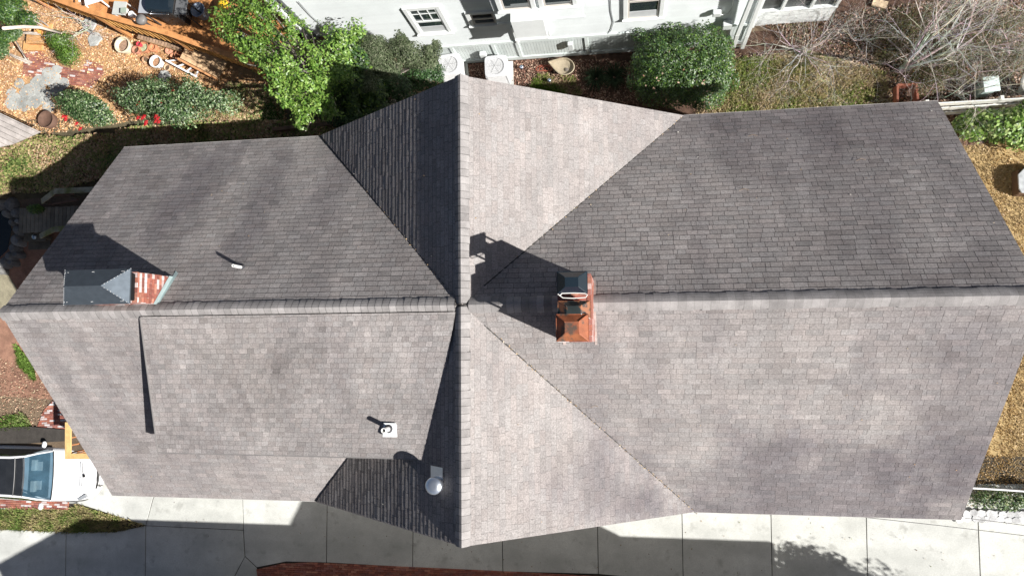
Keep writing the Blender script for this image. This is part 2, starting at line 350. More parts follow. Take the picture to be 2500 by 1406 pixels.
# ridge caps: bent overlapping shingles
def ridge(p0,p1,parent,wd=.155,e=.143,seed=0,bow=0,lift=.036,gapspan=None,slope=SL*.93,jd=.4):
    rs=random.Random(seed); mb=MB(); p0=Vector(p0);p1=Vector(p1); L=(p1-p0).length; d=(p1-p0)/L; s=Vector((-d.y,d.x,0)); n=int(L/e)
    for i in range(n):
        a=i*e; b=a+e+.004
        if gapspan and gapspan[0]<a<gapspan[1]: continue
        k=rs.gauss(1,.09); c=(k*1.01,k,k*.99); wj=[wd+rs.uniform(-.012,.012) for _ in range(2)]; sk=rs.uniform(-.006,.006)
        def row(t,h):
            c0=p0+d*t; out=[]
            for q in (-1,-.72,-.38,0,.38,.72,1):
                w_=(wj[0] if q<0 else wj[1])*q
                z=h-abs(w_)*slope*(.75+.25*abs(q))-(0 if abs(q)<1 else .004)
                pt=c0+s*w_+d*(sk*q); out.append((pt.x,pt.y,pt.z+z+.022*(1-q*q)))
            return out
        A=row(a,lift+.007); Bq=row(b,lift)
        A0=row(a,lift-.006)
        for j in range(6):
            mb.face([A[j],A[j+1],Bq[j+1],Bq[j]],c); mb.face([A0[j],A0[j+1],A[j+1],A[j]],tuple(x*.3 for x in c)); e1=row(a+.012,lift+.0075); mb.face([tuple(v) for v in (row(b-.014,lift+.0012)[j],row(b-.014,lift+.0012)[j+1],row(b-.001,lift+.0012)[j+1],row(b-.001,lift+.0012)[j])],tuple(x*jd for x in c))
        for j in (0,6):
            lo=lambda p:(p[0],p[1],p[2]-.05); mb.face([A[j],Bq[j],lo(Bq[j]),lo(A[j])],c)
    return mb.build('ridge_cap',M_cap,parent)
ridge((-HX,0,ZR),(.0,0,ZR-.012),mroof,seed=5); ridge((HX,0,ZR),(.0,0,ZR-.014),mroof,seed=6,jd=.8)
ridge((0,Y1,ZR+.01),(0,0,ZR+.014),croof,seed=7,wd=.14); ridge((0,-Y1,ZR+.01),(0,.1,ZR+.017),croof,seed=8,wd=.14)
# valley lines: narrow dark metal with caught debris
deb=MB()
for xv,sy in ((bE,1),(bE,-1),(aW,1),(aW,-1)):
    vm=MB()
    a=Vector((0,0,ZR)); b=Vector((xv,sy*HW,ZE)); d=b-a
    for k in range(2,24):
        t0,t1=k/24,(k+1)/24; q=[a+d*t0,a+d*t1]
        s_=Vector((d.y,-d.x,0)).normalized()*.016
        vm.face([q[0]-s_+Vector((0,0,.016)),q[0]+s_+Vector((0,0,.016)),q[1]+s_+Vector((0,0,.016)),q[1]-s_+Vector((0,0,.016))],(.7,.7,.7))
    vm.build('valley',mat('valley_metal',(.06,.058,.055),.7,.2,5),croof)
    for k in range(260 if xv<0 or sy<0 else 60):
        t=U(.12,.99); p=a+d*t+Vector((U(-.035,.035),U(-.035,.035),.026)); r_=U(.006,.018); an=U(0,6.3)
        c=random.choice([(.5,.36,.2),(.6,.45,.28),(.3,.2,.12),(.55,.5,.4)])
        deb.face([(p.x+r_*math.cos(an+i*1.57),p.y+r_*math.sin(an+i*1.57)*.7,p.z+U(-.004,.008)) for i in range(4)],c)
tag(deb.build('valley_leaves',M_flake),'dry leaves caught in the roof valleys','leaves',kind='stuff')
# dormer: shed roof rising out of the south slope
dor=MB()
DL0=Vector((-6.72,-.13,ZR-.03)); DL1=P0(388,1103,7.2); DR0=Vector((-.12,-.13,ZR-.03)); DR1=P0(1053,1120,7.93)
Ld=(DL1-DL0).length
def dfn(a,b,h):      # a in 0..1 scaled by 6, b up from the front edge in metres
    s_=a/6.2; t=1-b/Ld
    p=(DL0.lerp(DL1,t)).lerp(DR0.lerp(DR1,t),s_); return (p.x,p.y-.0,p.z+h+.03)
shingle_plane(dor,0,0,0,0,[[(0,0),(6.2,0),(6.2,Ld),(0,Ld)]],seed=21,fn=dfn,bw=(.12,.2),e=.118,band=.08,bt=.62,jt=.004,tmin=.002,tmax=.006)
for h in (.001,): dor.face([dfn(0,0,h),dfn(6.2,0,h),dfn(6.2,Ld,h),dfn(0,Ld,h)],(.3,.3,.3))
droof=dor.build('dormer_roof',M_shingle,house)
tr=MB()
def edge(a,b,w_,h): tr.beam(a,b,w_,h)
lo=Vector((0,0,-.045))
tr.beam(Vector(dfn(0,0,0))+lo,Vector(dfn(6.2,0,0))+lo,.03,.11); tr.beam(Vector(dfn(0,0,0))+lo,Vector(dfn(0,Ld,0))+lo,.03,.11)
tr.build('fascia',mat('shingle_edge',(.20,.19,.185),.8,.1,5),droof)
dw=MB(); A=DL1+Vector((.08,.12,-.02)); Bp=DR1+Vector((0,.12,-.02))
zs=lambda y:ZR+y*SL
dw.face([A,Bp,(Bp.x,Bp.y,zs(Bp.y)-.2),(A.x,A.y,zs(A.y)-.2)]); dw.face([A,DL0+Vector((.08,0,-.04)),(A.x,A.y,zs(A.y)-.2)])
dw.build('dormer_wall',MATS['beige_siding'],droof)
# ---------------------------------------------------------------- chimneys
def chimney_stack(x0,x1,y0,y1,z0,z1,pale=.1,name='chimney'):
    mb=MB(); mb.prism([(x0,y0),(x1,y0),(x1,y1),(x0,y1)],z0,z1,(.45,.36,.3))
    bricks(mb,(x1,y0,z0),(0,1,0),(0,0,1),(1,0,0),[(0,0),(y1-y0,0),(y1-y0,z1-z0),(0,z1-z0)],th=.012,pale=pale,bh=.075)
    bricks(mb,(x0,y0,z0),(1,0,0),(0,0,1),(0,-1,0),[(0,0),(x1-x0,0),(x1-x0,z1-z0),(0,z1-z0)],th=.012,pale=pale,bh=.075)
    bricks(mb,(x1,y1,z0),(-1,0,0),(0,0,1),(0,1,0),[(0,0),(x1-x0,0),(x1-x0,z1-z0),(0,z1-z0)],th=.012,pale=pale,bh=.075)
    bricks(mb,(x0,y1,z0),(0,-1,0),(0,0,1),(-1,0,0),[(0,0),(y1-y0,0),(y1-y0,z1-z0),(0,z1-z0)],th=.012,pale=pale,bh=.075)
    bricks(mb,(x0-.012,y0-.012,z1),(1,0,0),(0,1,0),(0,0,1),[(0,0),(x1-x0+.024,0),(x1-x0+.024,y1-y0+.024),(0,y1-y0+.024)],th=.012,pale=pale,bl=.2,bh=.1)
    return mb
ch=tag(chimney_stack(1.92,2.47,-.70,.44,7.6,9.66,.12).build('chimney',M_brick,house),'three flue brick chimney straddling the ridge')
def hipcap(name,x0,x1,y0,y1,z,h,m,parent,colr=W3,label=None,ins=.28,skirt=.035,leg=.25,flat=True,open_=True):
    mb=MB(); o_=[(x0,y0),(x1,y0),(x1,y1),(x0,y1)]; dx=(x1-x0)*ins; dy=(y1-y0)*ins
    i_=[(x0+dx,y0+dy),(x1-dx,y0+dy),(x1-dx,y1-dy),(x0+dx,y1-dy)]
    mb.prism(o_,z-skirt,z,colr)
    for k in range(4):
        j=(k+1)%4; cc=tuple(a*U(.92,1.08) for a in colr)
        mb.face([(o_[k][0],o_[k][1],z+.002),(o_[j][0],o_[j][1],z+.002),(i_[j][0],i_[j][1],z+h),(i_[k][0],i_[k][1],z+h)],cc)
        mb.beam((o_[k][0],o_[k][1],z+.004),(i_[k][0],i_[k][1],z+h+.003),.012,.01,tuple(a*1.25 for a in colr))
    mb.face([(a,b,z+h) for a,b in i_],colr)
    for k in range(4):
        j=(k+1)%4; mb.beam((o_[k][0],o_[k][1],z-.005),(o_[j][0],o_[j][1],z-.005),.014,.022,tuple(a*.9 for a in colr))
    for a in (x0+.05,x1-.05):
        for b in (y0+.05,y1-.05): mb.box((a,b,z-skirt-leg),(.03,.03,leg*2),col=(.5,.5,.5))
    mb.prism([(x0+.16,y0+.09),(x1-.16,y0+.09),(x1-.16,y1-.09),(x0+.16,y1-.09)],9.66,z-skirt-.10,(.4,.4,.4))
    o=mb.build(name,m,parent)
    if label: o['label']=label
    return o
M_black=mat('black_enamel',(.012,.02,.028),.16,.1,4,spec=.8)
M_rust=mat('rusted_metal',(.27,.085,.04),.6,.3,5,.15,50,spec=.3,mottle=[(4.5,.5,.6,(.06,.055,.045),.85)])
M_patch=mat('part_rusted_metal',(.022,.03,.03),.38,.2,5,spec=.5,mottle=[(4.2,.52,.6,(.28,.11,.05),.9)])
q0=P0(1360,664,10.12); q1=P0(1434,716,10.12)
hipcap('flue_cap',q0.x,q1.x,q1.y,q0.y,10.12,.13,M_black,ch,label='glossy black flue cap at the north end')
q0=P0(1362,736,9.97); q1=P0(1441,778,9.97)
hipcap('flue_cap',q0.x,q1.x,q1.y,q0.y-.0,9.95,.11,M_patch,ch,label='dark part rusted flue cap in the middle')
q0=P0(1358,768,10.06); q1=P0(1437,832,10.06)
hipcap('flue_cap',q0.x,q1.x,q1.y,q0.y,10.05,.12,M_rust,ch,label='rust orange flue cap at the south end')
wr=MB(); e0=P0(1364,722,10.14)
pts=[P0(a,b,10.14) for a,b in ((1366,722),(1372,716),(1400,715),(1428,716),(1434,720),(1430,726),(1400,728),(1374,727),(1362,718))]
wr.tube(pts+[pts[0]],.008,6); wr.build('rope',mat('pale_rope',(.75,.74,.7),.7,.1,8),ch)
fl=MB()
for y in (.2,-.14,-.46): fl.lathe((2.2,y,9.55),[(.12,0),(.12,.24),(.09,.24),(.09,0)],16,(.6,.3,.2))
fl.build('flue_liner',M_terra,ch)
fs=MB()
for s1 in (1,-1):
    f=slope_fn('y',s1); ys=VR*(1-.0)  # flashing hugging the roof beside the stack
    for x0,x1 in ((1.86,1.92),(2.47,2.52)):
        fs=MB()
        b0=(HW-(.5 if s1>0 else .76))*CS; fs.face([f(x0,b0,.016),f(x1,b0,.016),f(x1,VR-.02,.016),f(x0,VR-.02,.016)],(1.2,1.1,1.05))
        fs.build('flashing',mat('lead_flashing',(.3,.27,.26),.6,.2,10),ch)
c2=tag(chimney_stack(-7.7,-6.42,.14,.72,7.6,9.22,.3).build('chimney',M_brick,house),'broad whitewashed brick chimney north of the ridge')
# hipped rectangular cap
cap=MB(); x0,x1,y0,y1,z,h=-7.79,-6.36,.09,.77,9.5,.26
o_=[(x0,y0),(x1,y0),(x1,y1),(x0,y1)]; rA=(x0+.22,(y0+y1)/2); rB=(x1-.42,(y0+y1)/2)
cap.prism(o_,z-.03,z,(1,1,1))
zz=z+.002
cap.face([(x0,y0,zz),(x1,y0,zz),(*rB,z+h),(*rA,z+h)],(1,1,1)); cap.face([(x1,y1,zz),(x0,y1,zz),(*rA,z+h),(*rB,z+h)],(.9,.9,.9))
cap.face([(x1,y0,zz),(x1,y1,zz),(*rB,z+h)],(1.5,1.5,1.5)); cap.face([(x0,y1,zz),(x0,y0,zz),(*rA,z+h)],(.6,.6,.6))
cap=cap.build('chimney_cap',M_metal,c2)
rv=MB(); rv.lathe((0,0,0),[(.009,0),(.008,.006),(0,.009)],6); rv=rv.build('rivet',mat('rivet_metal',(.8,.8,.8),.3,.05,5,metal=.5),c2); rv.location=(-7.7,.43,z+.06)
def riv(p): o=rv.copy(); scene.collection.objects.link(o); o.parent=c2; o.location=p
for (c_,r_) in ((o_[0],rA),(o_[3],rA),(o_[1],rB),(o_[2],rB)):
    for k in range(9):
        t=k/9; riv((c_[0]+(r_[0]-c_[0])*t+.01,c_[1]+(r_[1]-c_[1])*t,z+h*t+.004))
for x in (x0+.06,x0+.12,x0+.65,x0+.68,x1-.1,x1-.14):
    for y in (y0+.05,y1-.05): riv((x,y,z+.05))
sc_=MB(); sc_.prism([(x0+.1,y0+.08),(x1-.1,y0+.08),(x1-.1,y1-.08),(x0+.1,y1-.08)],9.2,z-.03,(.25,.25,.25)); sc_.build('mesh_screen',mat('mesh_black',(.03,.03,.033),.7,.1,40),c2)
f2=MB(); fN=slope_fn('y',1)
f2.face([fN(-6.41,(HW-.86)*CS,.02),fN(-6.32,(HW-.80)*CS,.016),fN(-6.375,(HW-.12)*CS,.016),fN(-6.41,(HW-.10)*CS,.02)],(1,1,1))
f2.face([(-6.405,.12,8.75),(-6.395,.74,8.28),(-6.40,.74,8.12),(-6.40,.12,8.6)])
f2.build('flashing',mat('pale_green_flashing',(.33,.41,.41),.5,.1,8,metal=.2),c2)
# vents
rd=MB()
for _ in range(85):
    sg=random.choice((1,-1)); x=U(-9.8,9.8); d=U(.3,4.4)
    if sg<0 and -7.5<x<0 and d<3.2: continue
    if abs(x)<d: a,f_=(sg*d,slope_fn('x',1 if x>0 else -1)); p=f_(a,(HW-abs(x))*CS,.018)
    else: p=slope_fn('y',sg)(x,(HW-d)*CS,.018)
    r_=U(.008,.02); an=U(0,6.3); c=random.choice([(.42,.35,.26),(.48,.46,.42),(.3,.2,.12),(.4,.28,.16)])
    rd.face([(p[0]+r_*math.cos(an+i*1.57),p[1]+r_*math.sin(an+i*1.57)*.6,p[2]+U(0,.01)) for i in range(4)],c)
for _ in range(9):
    x=U(-9,9); d=U(.6,4); 
    if abs(x)<d: continue
    p=Vector(slope_fn('y',random.choice((1,-1)))(x,(HW-d)*CS,.03)); an=U(0,6.3); q=p+Vector((math.cos(an)*.2,math.sin(an)*.03,.0)); rd.tube([p,p.lerp(q,.5)+Vector((0,.03,.01)),q],.004,4,(.3,.22,.15))
tag(rd.build('roof_debris',M_flake),'stray leaf bits and twigs scattered on the shingles','leaves',kind='stuff')
def vent_pipe(base,h,r,m,base_m,fl,name,label,square=False,shield=None):
    t=MB(); t.lathe(base,[(r,-.1),(r,h),(r*.78,h),(r*.78,h-.12)],16); o=t.build('vent_pipe',m,house,smooth=False); o['label']=label
    b=MB(); f=fl
    b.lathe(base,[(r*2.1,0),(r*1.6,.035),(r*1.05,.07)],16); bo=b.build('boot',base_m,o)
    return o
def onroof(px,py,f,ax='y',sg=1):      # where the view ray meets a roof slope
    d=ray(px,py); n=Vector((0,sg*SL,1)) if ax=='y' else Vector((sg*SL,0,1)); t=(ZR-n.dot(CAM))/n.dot(d); return CAM+d*t
M_pvc=mat('white_pipe',(.85,.85,.83),.45,.03,8)
bp=onroof(592,653,None,'y',1); vent_pipe(bp,.36,.032,M_pvc,mat('rubber_boot',(.05,.05,.055),.8,.1,9),None,'','white vent pipe on the north slope')
# pipe on the dormer
bq=P0(951,1050,8.12); 
sh=MB(); sh.prism([(bq.x-.14,bq.y-.13),(bq.x+.14,bq.y-.13),(bq.x+.12,bq.y+.14),(bq.x-.12,bq.y+.14)],8.06,8.125)
o=vent_pipe((bq.x-.02,bq.y+.03,8.1),.32,.05,M_pvc,MATS['rubber_boot'],None,'','short white pipe on the dormer roof'); sh.build('flashing',M_white,o)
bf=onroof(1070,1177,None,'x',-1)
fv=MB(); fv.lathe(bf,[(.13,-.15),(.13,.18),(.15,.2),(.15,.22),(.1,.23),(.1,.245),(.165,.25),(.165,.34),(.15,.37),(.05,.39),(0,.39)],24); fo=fv.build('flue_vent',M_galv,house,smooth=True); fo['label']='shiny round metal flue vent on the shaded slope'
fb=MB(); fW=slope_fn('x',-1); a0=bf.y; b0=(HW+bf.x)*CS
fb.face([fW(a0-.12,b0-.22,.018),fW(a0-.12,b0+.16,.018),fW(a0+.3,b0+.16,.018),fW(a0+.3,b0-.22,.018)][::-1]); fb.build('flashing',M_galv,fo)
# gutters on the eaves are not visible; thin metal drip edges are
de=MB()
for sg in (1,-1):
    for x0_,x1_ in ((-HX,aW),(bE,HX)): de=MB(); de.beam((x0_,sg*(HW+.008),ZE-.03),(x1_,sg*(HW+.008),ZE-.03),.014,.07); de.build('drip_edge',mat('fascia_paint',(.4,.385,.37),.6,.1,5),mroof)
print('house done')
#@@PART2
# ---------------------------------------------------------------- NEIGHBOUR HOUSE (north)
YN=8.35
nb=thing('neighbor_house','white clapboard house filling the top edge of the photo','house')
M_sid=mat('white_siding',(.70,.745,.755),.6,.05,1.5,.04,40,mottle=[(1.6,.6,.8,(.50,.56,.56),.5)])
def siding(mb,x0,x1,y,z0,z1,e=.115,col=W3,nx=0,seed=0):
    rs=random.Random(seed); z=z0
    while z<z1:
        t=min(e,z1-z); k=rs.uniform(.97,1.03); c=tuple(a*k for a in col)
        mb.face([(x0,y-.016,z),(x1,y-.016,z),(x1,y-.002,z+t),(x0,y-.002,z+t)],c); mb.face([(x0,y,z),(x1,y,z),(x1,y-.016,z),(x0,y-.016,z)],tuple(a*.7 for a in c)); z+=e
wb=MB(); siding(wb,-6.0,6.85,YN,1.36,6.4); wb.prism([(-6,YN),(6.85,YN),(6.85,YN+9),(-6,YN+9)],1.2,6.4)
siding(wb,-8.6,-6.0,YN+2.3,0,5.5,seed=2); wb.prism([(-8.6,YN+2.31),(-6,YN+2.31),(-6,YN+8),(-8.6,YN+8)],0,5.5)
wb.build('wall',M_sid,nb)
sk=MB(); x=-6
while x<6.85:
    k=U(.93,1.03); sk.box((x+.045,YN+.03,.66),(.082,.03,1.36),col=(k,k,k)); x+=.09
sk.prism([(-6,YN+.04),(6.85,YN+.04),(6.85,YN+.5),(-6,YN+.5)],0,1.36,(.8,.8,.8))
for x in (-6,-3.6,-2.05,-.75,.0,2.1,4.3,6.78): sk.box((x,YN+.0,.68),(.1,.05,1.36),col=(1.06,1.06,1.06))
sk.beam((-6,YN-.01,1.36),(6.85,YN-.01,1.36),.07,.12,(1.1,1.1,1.1)); sk.beam((-6,YN+.005,.1),(6.85,YN+.005,.1),.06,.2,(.9,.9,.9))
sk.build('skirt',mat('skirt_paint',(.56,.61,.60),.7,.1,3,.08,40,mottle=[(3,.55,.75,(.38,.40,.37),.6)]),nb)
def window(x0,x1,z0,z1,y,parent,lites=3,rail=.5,label=None,open_=False,trim=.12):
    f=MB(); yc=y-.03
    for a,b,c_,d in ((x0-trim,x0,z0-trim,z1+trim),(x1,x1+trim,z0-trim,z1+trim)): f.box(((a+b)/2,yc,(c_+d)/2),(b-a,.075,d-c_))
    f.box(((x0+x1)/2,yc,z1+trim/2+.002),(x1-x0-.004,.07,trim)); f.box(((x0+x1)/2,yc-.02,z0-.03),(x1-x0+2*trim+.06,.13,.055)); f.box(((x0+x1)/2,yc,z0-.09),(x1-x0-.004,.07,trim*.5))
    o=f.build('window',M_white,parent,bevel=.006)
    if label: o['label']=label
    p=MB(); p.face([(x0,y-.022,z0),(x1,y-.022,z0),(x1,y-.022,z1),(x0,y-.022,z1)]); p.build('pane',M_glassd,o)
    s=MB(); zm=z0+(z1-z0)*rail; wd=.05
    for (a,b,c_,d,yy) in ((x0,x1,zm,z1,y-.04),(x0,x1,z0,zm,y-.032)):
        for q in ((a+wd/2,a+wd/2,c_,d),(b-wd/2,b-wd/2,c_,d)): s.box((q[0],yy,(c_+d)/2),(wd,.022,d-c_))
        for zz_ in (c_+wd/2,d-wd/2): s.box(((a+b)/2,yy,zz_),(b-a-2*wd-.002,.022,wd))
    for k in range(1,lites): s.box((x0+(x1-x0)*k/lites,y-.038,(zm+z1)/2),(.025,.016,z1-zm-.1))
    if lites>1: s.box(((x0+x1)/2,y-.04,zm+(z1-zm)*.62),(x1-x0-.1,.014,.025))
    s.build('sash',mat('sash_paint',(.55,.52,.48),.6,.05,8) if lites==1 else M_white,o)
    if open_:
        b=MB(); b.box(((x0+x1)/2,y-.026,z0+.22),(x1-x0-.1,.01,.34),col=(.5,.52,.53)); b.build('blind',M_plastic,o)
window(-2.62,-1.82,2.42,3.88,YN,nb,3,.5,'window with three small upper lites above the fan shaped shrubs',True)
window(-1.0,-.35,2.72,3.35,YN,nb,1,.5,'small window tucked beside the projecting bay')
window(3.32,4.18,2.32,4.1,YN,nb,1,.55,'tall window between the bay and the downspouts',True)
bay=MB(); bay.prism([(-.15,7.9),(2.15,7.9),(2.15,YN+.3),(-.15,YN+.3)],3.56,6.4); siding(bay,-.152,2.152,7.898,3.62,6.4,seed=5)
bay.beam((-.18,7.89,3.56),(2.18,7.89,3.56),.05,.12,(1.1,1.1,1.1))
by=bay.build('bay',M_sid,nb)
window(.12,.86,4.36,5.7,7.885,by,1,.5); window(1.18,1.92,4.36,5.7,7.885,by,1,.5)
cl=MB(); cl.prism([(.27,7.62),(1.14,7.62),(1.14,YN+.1),(.27,YN+.1)],3.05,4.15); cl.box((.70,7.61,3.07),(.94,.06,.07)); cl.box((1.15,7.98,3.6),(.02,.6,.9),col=(.62,.66,.68))
cl.build('box_closet',M_white,nb,bevel=.008)
for (x_,z_,w_,h_) in ((.05,1.9,.07,1.1),(1.05,2.1,.07,.8)): br=MB(); br.box((x_,8.3,z_),(w_,.09,h_)); br.build('bracket',M_white,nb,bevel=.01)
def tubeobj(name,pts,r,m,parent=None,n=8,label=None,col=W3):
    b=MB(); b.tube(pts,r,n,col); o=b.build(name,m,parent,smooth=True)
    if label: o['label']=label
    return o
def ds(p0,p1,foot):
    b=MB(); b.beam(p0,p1,.115,.09,(1,1,1)); b.beam(p1,foot,.115,.09,(1,1,1)); b.build('downspout',M_white,nb,bevel=.01)
ds(PY(1846,-30,8.05),PY(1800,84,8.1),P(1791,114,.1)); ds(PY(1868,-30,8.05),PY(1824,86,8.1),P(1812,117,.1))
tubeobj('conduit',[PY(1790,-5,8.3),PY(1789,18,8.28),PY(1777,35,8.27),PY(1757,37,8.27)],.015,M_white,nb)
tubeobj('cable',[PY(1490,-5,8.32),PY(1492,28,8.32),PY(1498,55,8.32),PY(1492,74,8.32),PY(1483,86,8.32)],.010,mat('cable_grey',(.25,.27,.28),.6,0),nb)
tubeobj('cable',[PY(728,5,8.3),PY(760,40,8.3),PY(800,75,8.3)],.008,MATS['cable_grey'],nb)
for q,sz in ((PY(1750,33,8.25),(.22,.14,.2)),(PY(1180,135,8.24),(.2,.14,.28)),(PY(1393,113,8.24),(.16,.12,.4)),(PY(1775,62,8.2),(.25,.16,.3))):
    b=MB(); b.box(q,sz); b.build('meter_box',mat('box_grey',(.55,.58,.58),.5,.05,6),nb,bevel=.015)
for xx,z_,h_ in ((-6.02,3.2,6.4),(6.86,3.8,5.2)): cb=MB(); cb.box((xx,YN,z_),(.14,.16,h_)); cb.build('corner_board',M_white,nb,bevel=.006)
tubeobj('corner_pipe',[(-5.75,YN-.06,0),(-5.75,YN-.06,6)],.05,mat('pipe_dark',(.12,.13,.13),.6,0),nb)
# screened porch at the east end
M_screen=mat('porch_screen',(.06,.065,.065),.35,.2,3)
po=MB(); YP=8.85; po.prism([(6.9,YP),(9.3,YP),(9.3,YP+6),(6.9,YP+6)],0,.95); siding(po,6.9,9.3,YP-.002,.1,.95,seed=9)
for x in (6.95,7.75,8.55,9.25): po.box((x,YP-.02,2.1),(.08,.08,2.3))
po.box((8.1,YP-.02,1.0),(2.4,.1,.09)); po.box((8.1,YP-.022,2.0),(2.4,.06,.05)); pw=po.build('porch_wall',M_white,nb)
po=MB(); po.face([(6.95,YP+.03,1),(9.25,YP+.03,1),(9.25,YP+.03,3.3),(6.95,YP+.03,3.3)]); po.build('screen',M_screen,pw)
rf=MB()
rf.prism([(-6.3,YN-.1),(7,YN-.1),(7,YN+9.3),(-6.3,YN+9.3)],6.4,6.5); 
rf.face([(-6.3,YN-.1,6.5),(7,YN-.1,6.5),(7,YN+4.6,9),(-6.3,YN+4.6,9)]); rf.face([(-6.3,YN+9.3,6.5),(7,YN+9.3,6.5),(7,YN+4.6,9),(-6.3,YN+4.6,9)])
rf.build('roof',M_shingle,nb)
# south neighbour: outside the frame, its roof throws the long shadow over the driveway
sn=thing('neighbor_house','long low house south of the driveway, outside the photo','house')
sw=MB(); sw.prism([(-10.3,-15),(11.6,-15),(11.6,-9.3),(-10.3,-9.3)],0,4.1); sw.prism([(0,-13),(9.1,-13),(9.1,-9.5),(0,-9.5)],4,6.2); sw.build('wall',MATS['beige_siding'],sn)
sr=MB()
def gable(x0,x1,y0,y1,ze,zr):
    ym=(y0+y1)/2; sr.prism([(x0,y0),(x1,y0),(x1,y1),(x0,y1)],ze-.12,ze)
    sr.face([(x0,y0,ze),(x1,y0,ze),(x1,ym,zr),(x0,ym,zr)]); sr.face([(x0,y1,ze),(x1,y1,ze),(x1,ym,zr),(x0,ym,zr)])
    for x in (x0,x1): sr.face([(x,y0,ze),(x,y1,ze),(x,ym,zr)])
gable(-10.1,12.2,-15.4,-8.95,4.3,7.0); gable(.2,9.6,-13.4,-9.3,6.3,7.0)
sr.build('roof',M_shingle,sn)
# ---------------------------------------------------------------- vegetation helpers
def leaf(mb,p,n,s,c,asp=.5):
    n=n.normalized(); a=Vector((R()-.5,R()-.5,R()-.5)); u=n.cross(a)
    if u.length<1e-3: return
    u.normalize(); v=n.cross(u); k=s*asp
    mb.face([p-u*s,p+v*k-u*s*.1,p+u*s,p-v*k-u*s*.1],c)
def crown(name,blobs,n,ls,cols,parent=None,m=None,up=.5,rough=.25,asp=.5,hollow=.55,freq=1.6,floor=.05,cut=-.32):
    mb=MB(); vol=[b[3]*b[4]*b[5]+b[3]*b[4] for b in blobs]; tot=sum(vol); off=Vector((U(0,99),U(0,99),U(0,99)))
    for b,vv in zip(blobs,vol):
        c=Vector(b[:3]); 
        for _ in range(int(n*vv/tot)):
            d=Vector((random.gauss(0,1),random.gauss(0,1),random.gauss(0,1))).normalized()
            if d.z<-.35: d.z=-d.z*R()
            r=hollow+(1-hollow)*R()**.5
            nz=noise.noise(Vector((d.x*b[3],d.y*b[4],d.z*b[5]))*freq+c+off); r*=1+rough*nz*2
            if nz<cut and R()<.85: continue
            p=Vector((c.x+d.x*b[3]*r,c.y+d.y*b[4]*r,c.z+d.z*b[5]*r))
            if p.z<floor: p.z=floor+R()*.08
            col=random.choice(cols); k=U(.7,1.3); nn=Vector((d.x,d.y,d.z+up))+Vector((R()-.5,R()-.5,R()-.5))*1.3
            leaf(mb,p,nn,ls*U(.6,1.3),tuple(a*k for a in col),asp)
    return mb.build(name,m or M_leaf,parent)
def stems(base,tops,r,parent,name='trunk',m=None,col=W3):
    mb=MB(); base=Vector(base)
    for t in tops:
        t=Vector(t); mid=base.lerp(t,.5)+Vector((U(-.1,.1),U(-.1,.1),.05)); mb.tube([base+Vector((U(-.05,.05),U(-.05,.05),0)),mid,t],[r,r*.7,r*.35],6,col)
    return mb.build(name,m or M_bark,parent,smooth=True)
def shrub(name,label,cat,blobs,n,ls,cols,group=None,**kw):
    b0=blobs[0]; h0=hgt(b0[0],b0[1]); t=thing(name,label,cat,group,(b0[0],b0[1],h0))
    off=[(b[0]-b0[0],b[1]-b0[1],b[2]+hgt(b[0],b[1])-h0,b[3],b[4],b[5]) for b in blobs]
    crown('crown',off,n,ls,cols,t,**kw)
    stems((0,0,0),[(b[0]*.8,b[1]*.8,b[2]) for b in off]*2,.035,t,name='stem')
    return t
def bl(px,py,z,rpx,rpy=None,rz=None):
    p=P(px,py,z); k=F/(CAM.z-p.z); rx=rpx/k; ry=(rpy or rpx)/k; return (p.x,p.y,z,rx,ry,rz or (rx+ry)/2)
GR=[(.06,.12,.02),(.085,.16,.025),(.04,.085,.015),(.12,.20,.035)]
GD=[(.03,.075,.02),(.045,.10,.03),(.02,.05,.015),(.06,.12,.04)]
GY=[(.13,.24,.035),(.17,.29,.05),(.09,.19,.03),(.21,.33,.07)]
GO=[(.09,.12,.06),(.12,.15,.08),(.06,.085,.04),(.17,.19,.12)]
GC=[(.10,.17,.055),(.15,.24,.09),(.30,.37,.2),(.06,.11,.035),(.24,.29,.16),(.05,.09,.03)]
# round clipped evergreen
shrub('round_shrub','big round clipped dark green shrub against the white wall','shrub',
  [bl(1662,168,1.25,118,92,1.15),bl(1610,150,1.2,70,72,1.1),bl(1715,205,1.1,68,62,1.0),bl(1620,215,1.0,70,48,.95),bl(1700,120,1.25,75,48,1.1),bl(1745,160,1.0,48,70,.9),bl(1560,90,1.5,22,16,.35),bl(1770,110,1.3,20,20,.35),bl(1640,70,1.6,30,14,.4),bl(1790,200,1.0,16,24,.3),bl(1545,200,1.0,16,24,.3),bl(1720,245,1.0,50,24,.8)],35000,.032,GD+GR+[(.16,.22,.12)],rough=.12,hollow=.72,asp=.55,freq=3)
shl=MB()
for _ in range(26):
    a=U(0,6.28); r_=R()**.6; px=1665+r_*115*math.cos(a); py=185+r_*80*math.sin(a); p=P(px,py,2.28-.7*r_*r_); leaf(shl,p,Vector((U(-.4,.4),U(-.4,.4),1)),.04,random.choice([(.33,.22,.15),(.36,.26,.19),(.28,.15,.09)]),.6)
tag(shl.build('fallen_leaves',M_flake),'brown dead leaves lying on the round shrub','leaves',kind='stuff')
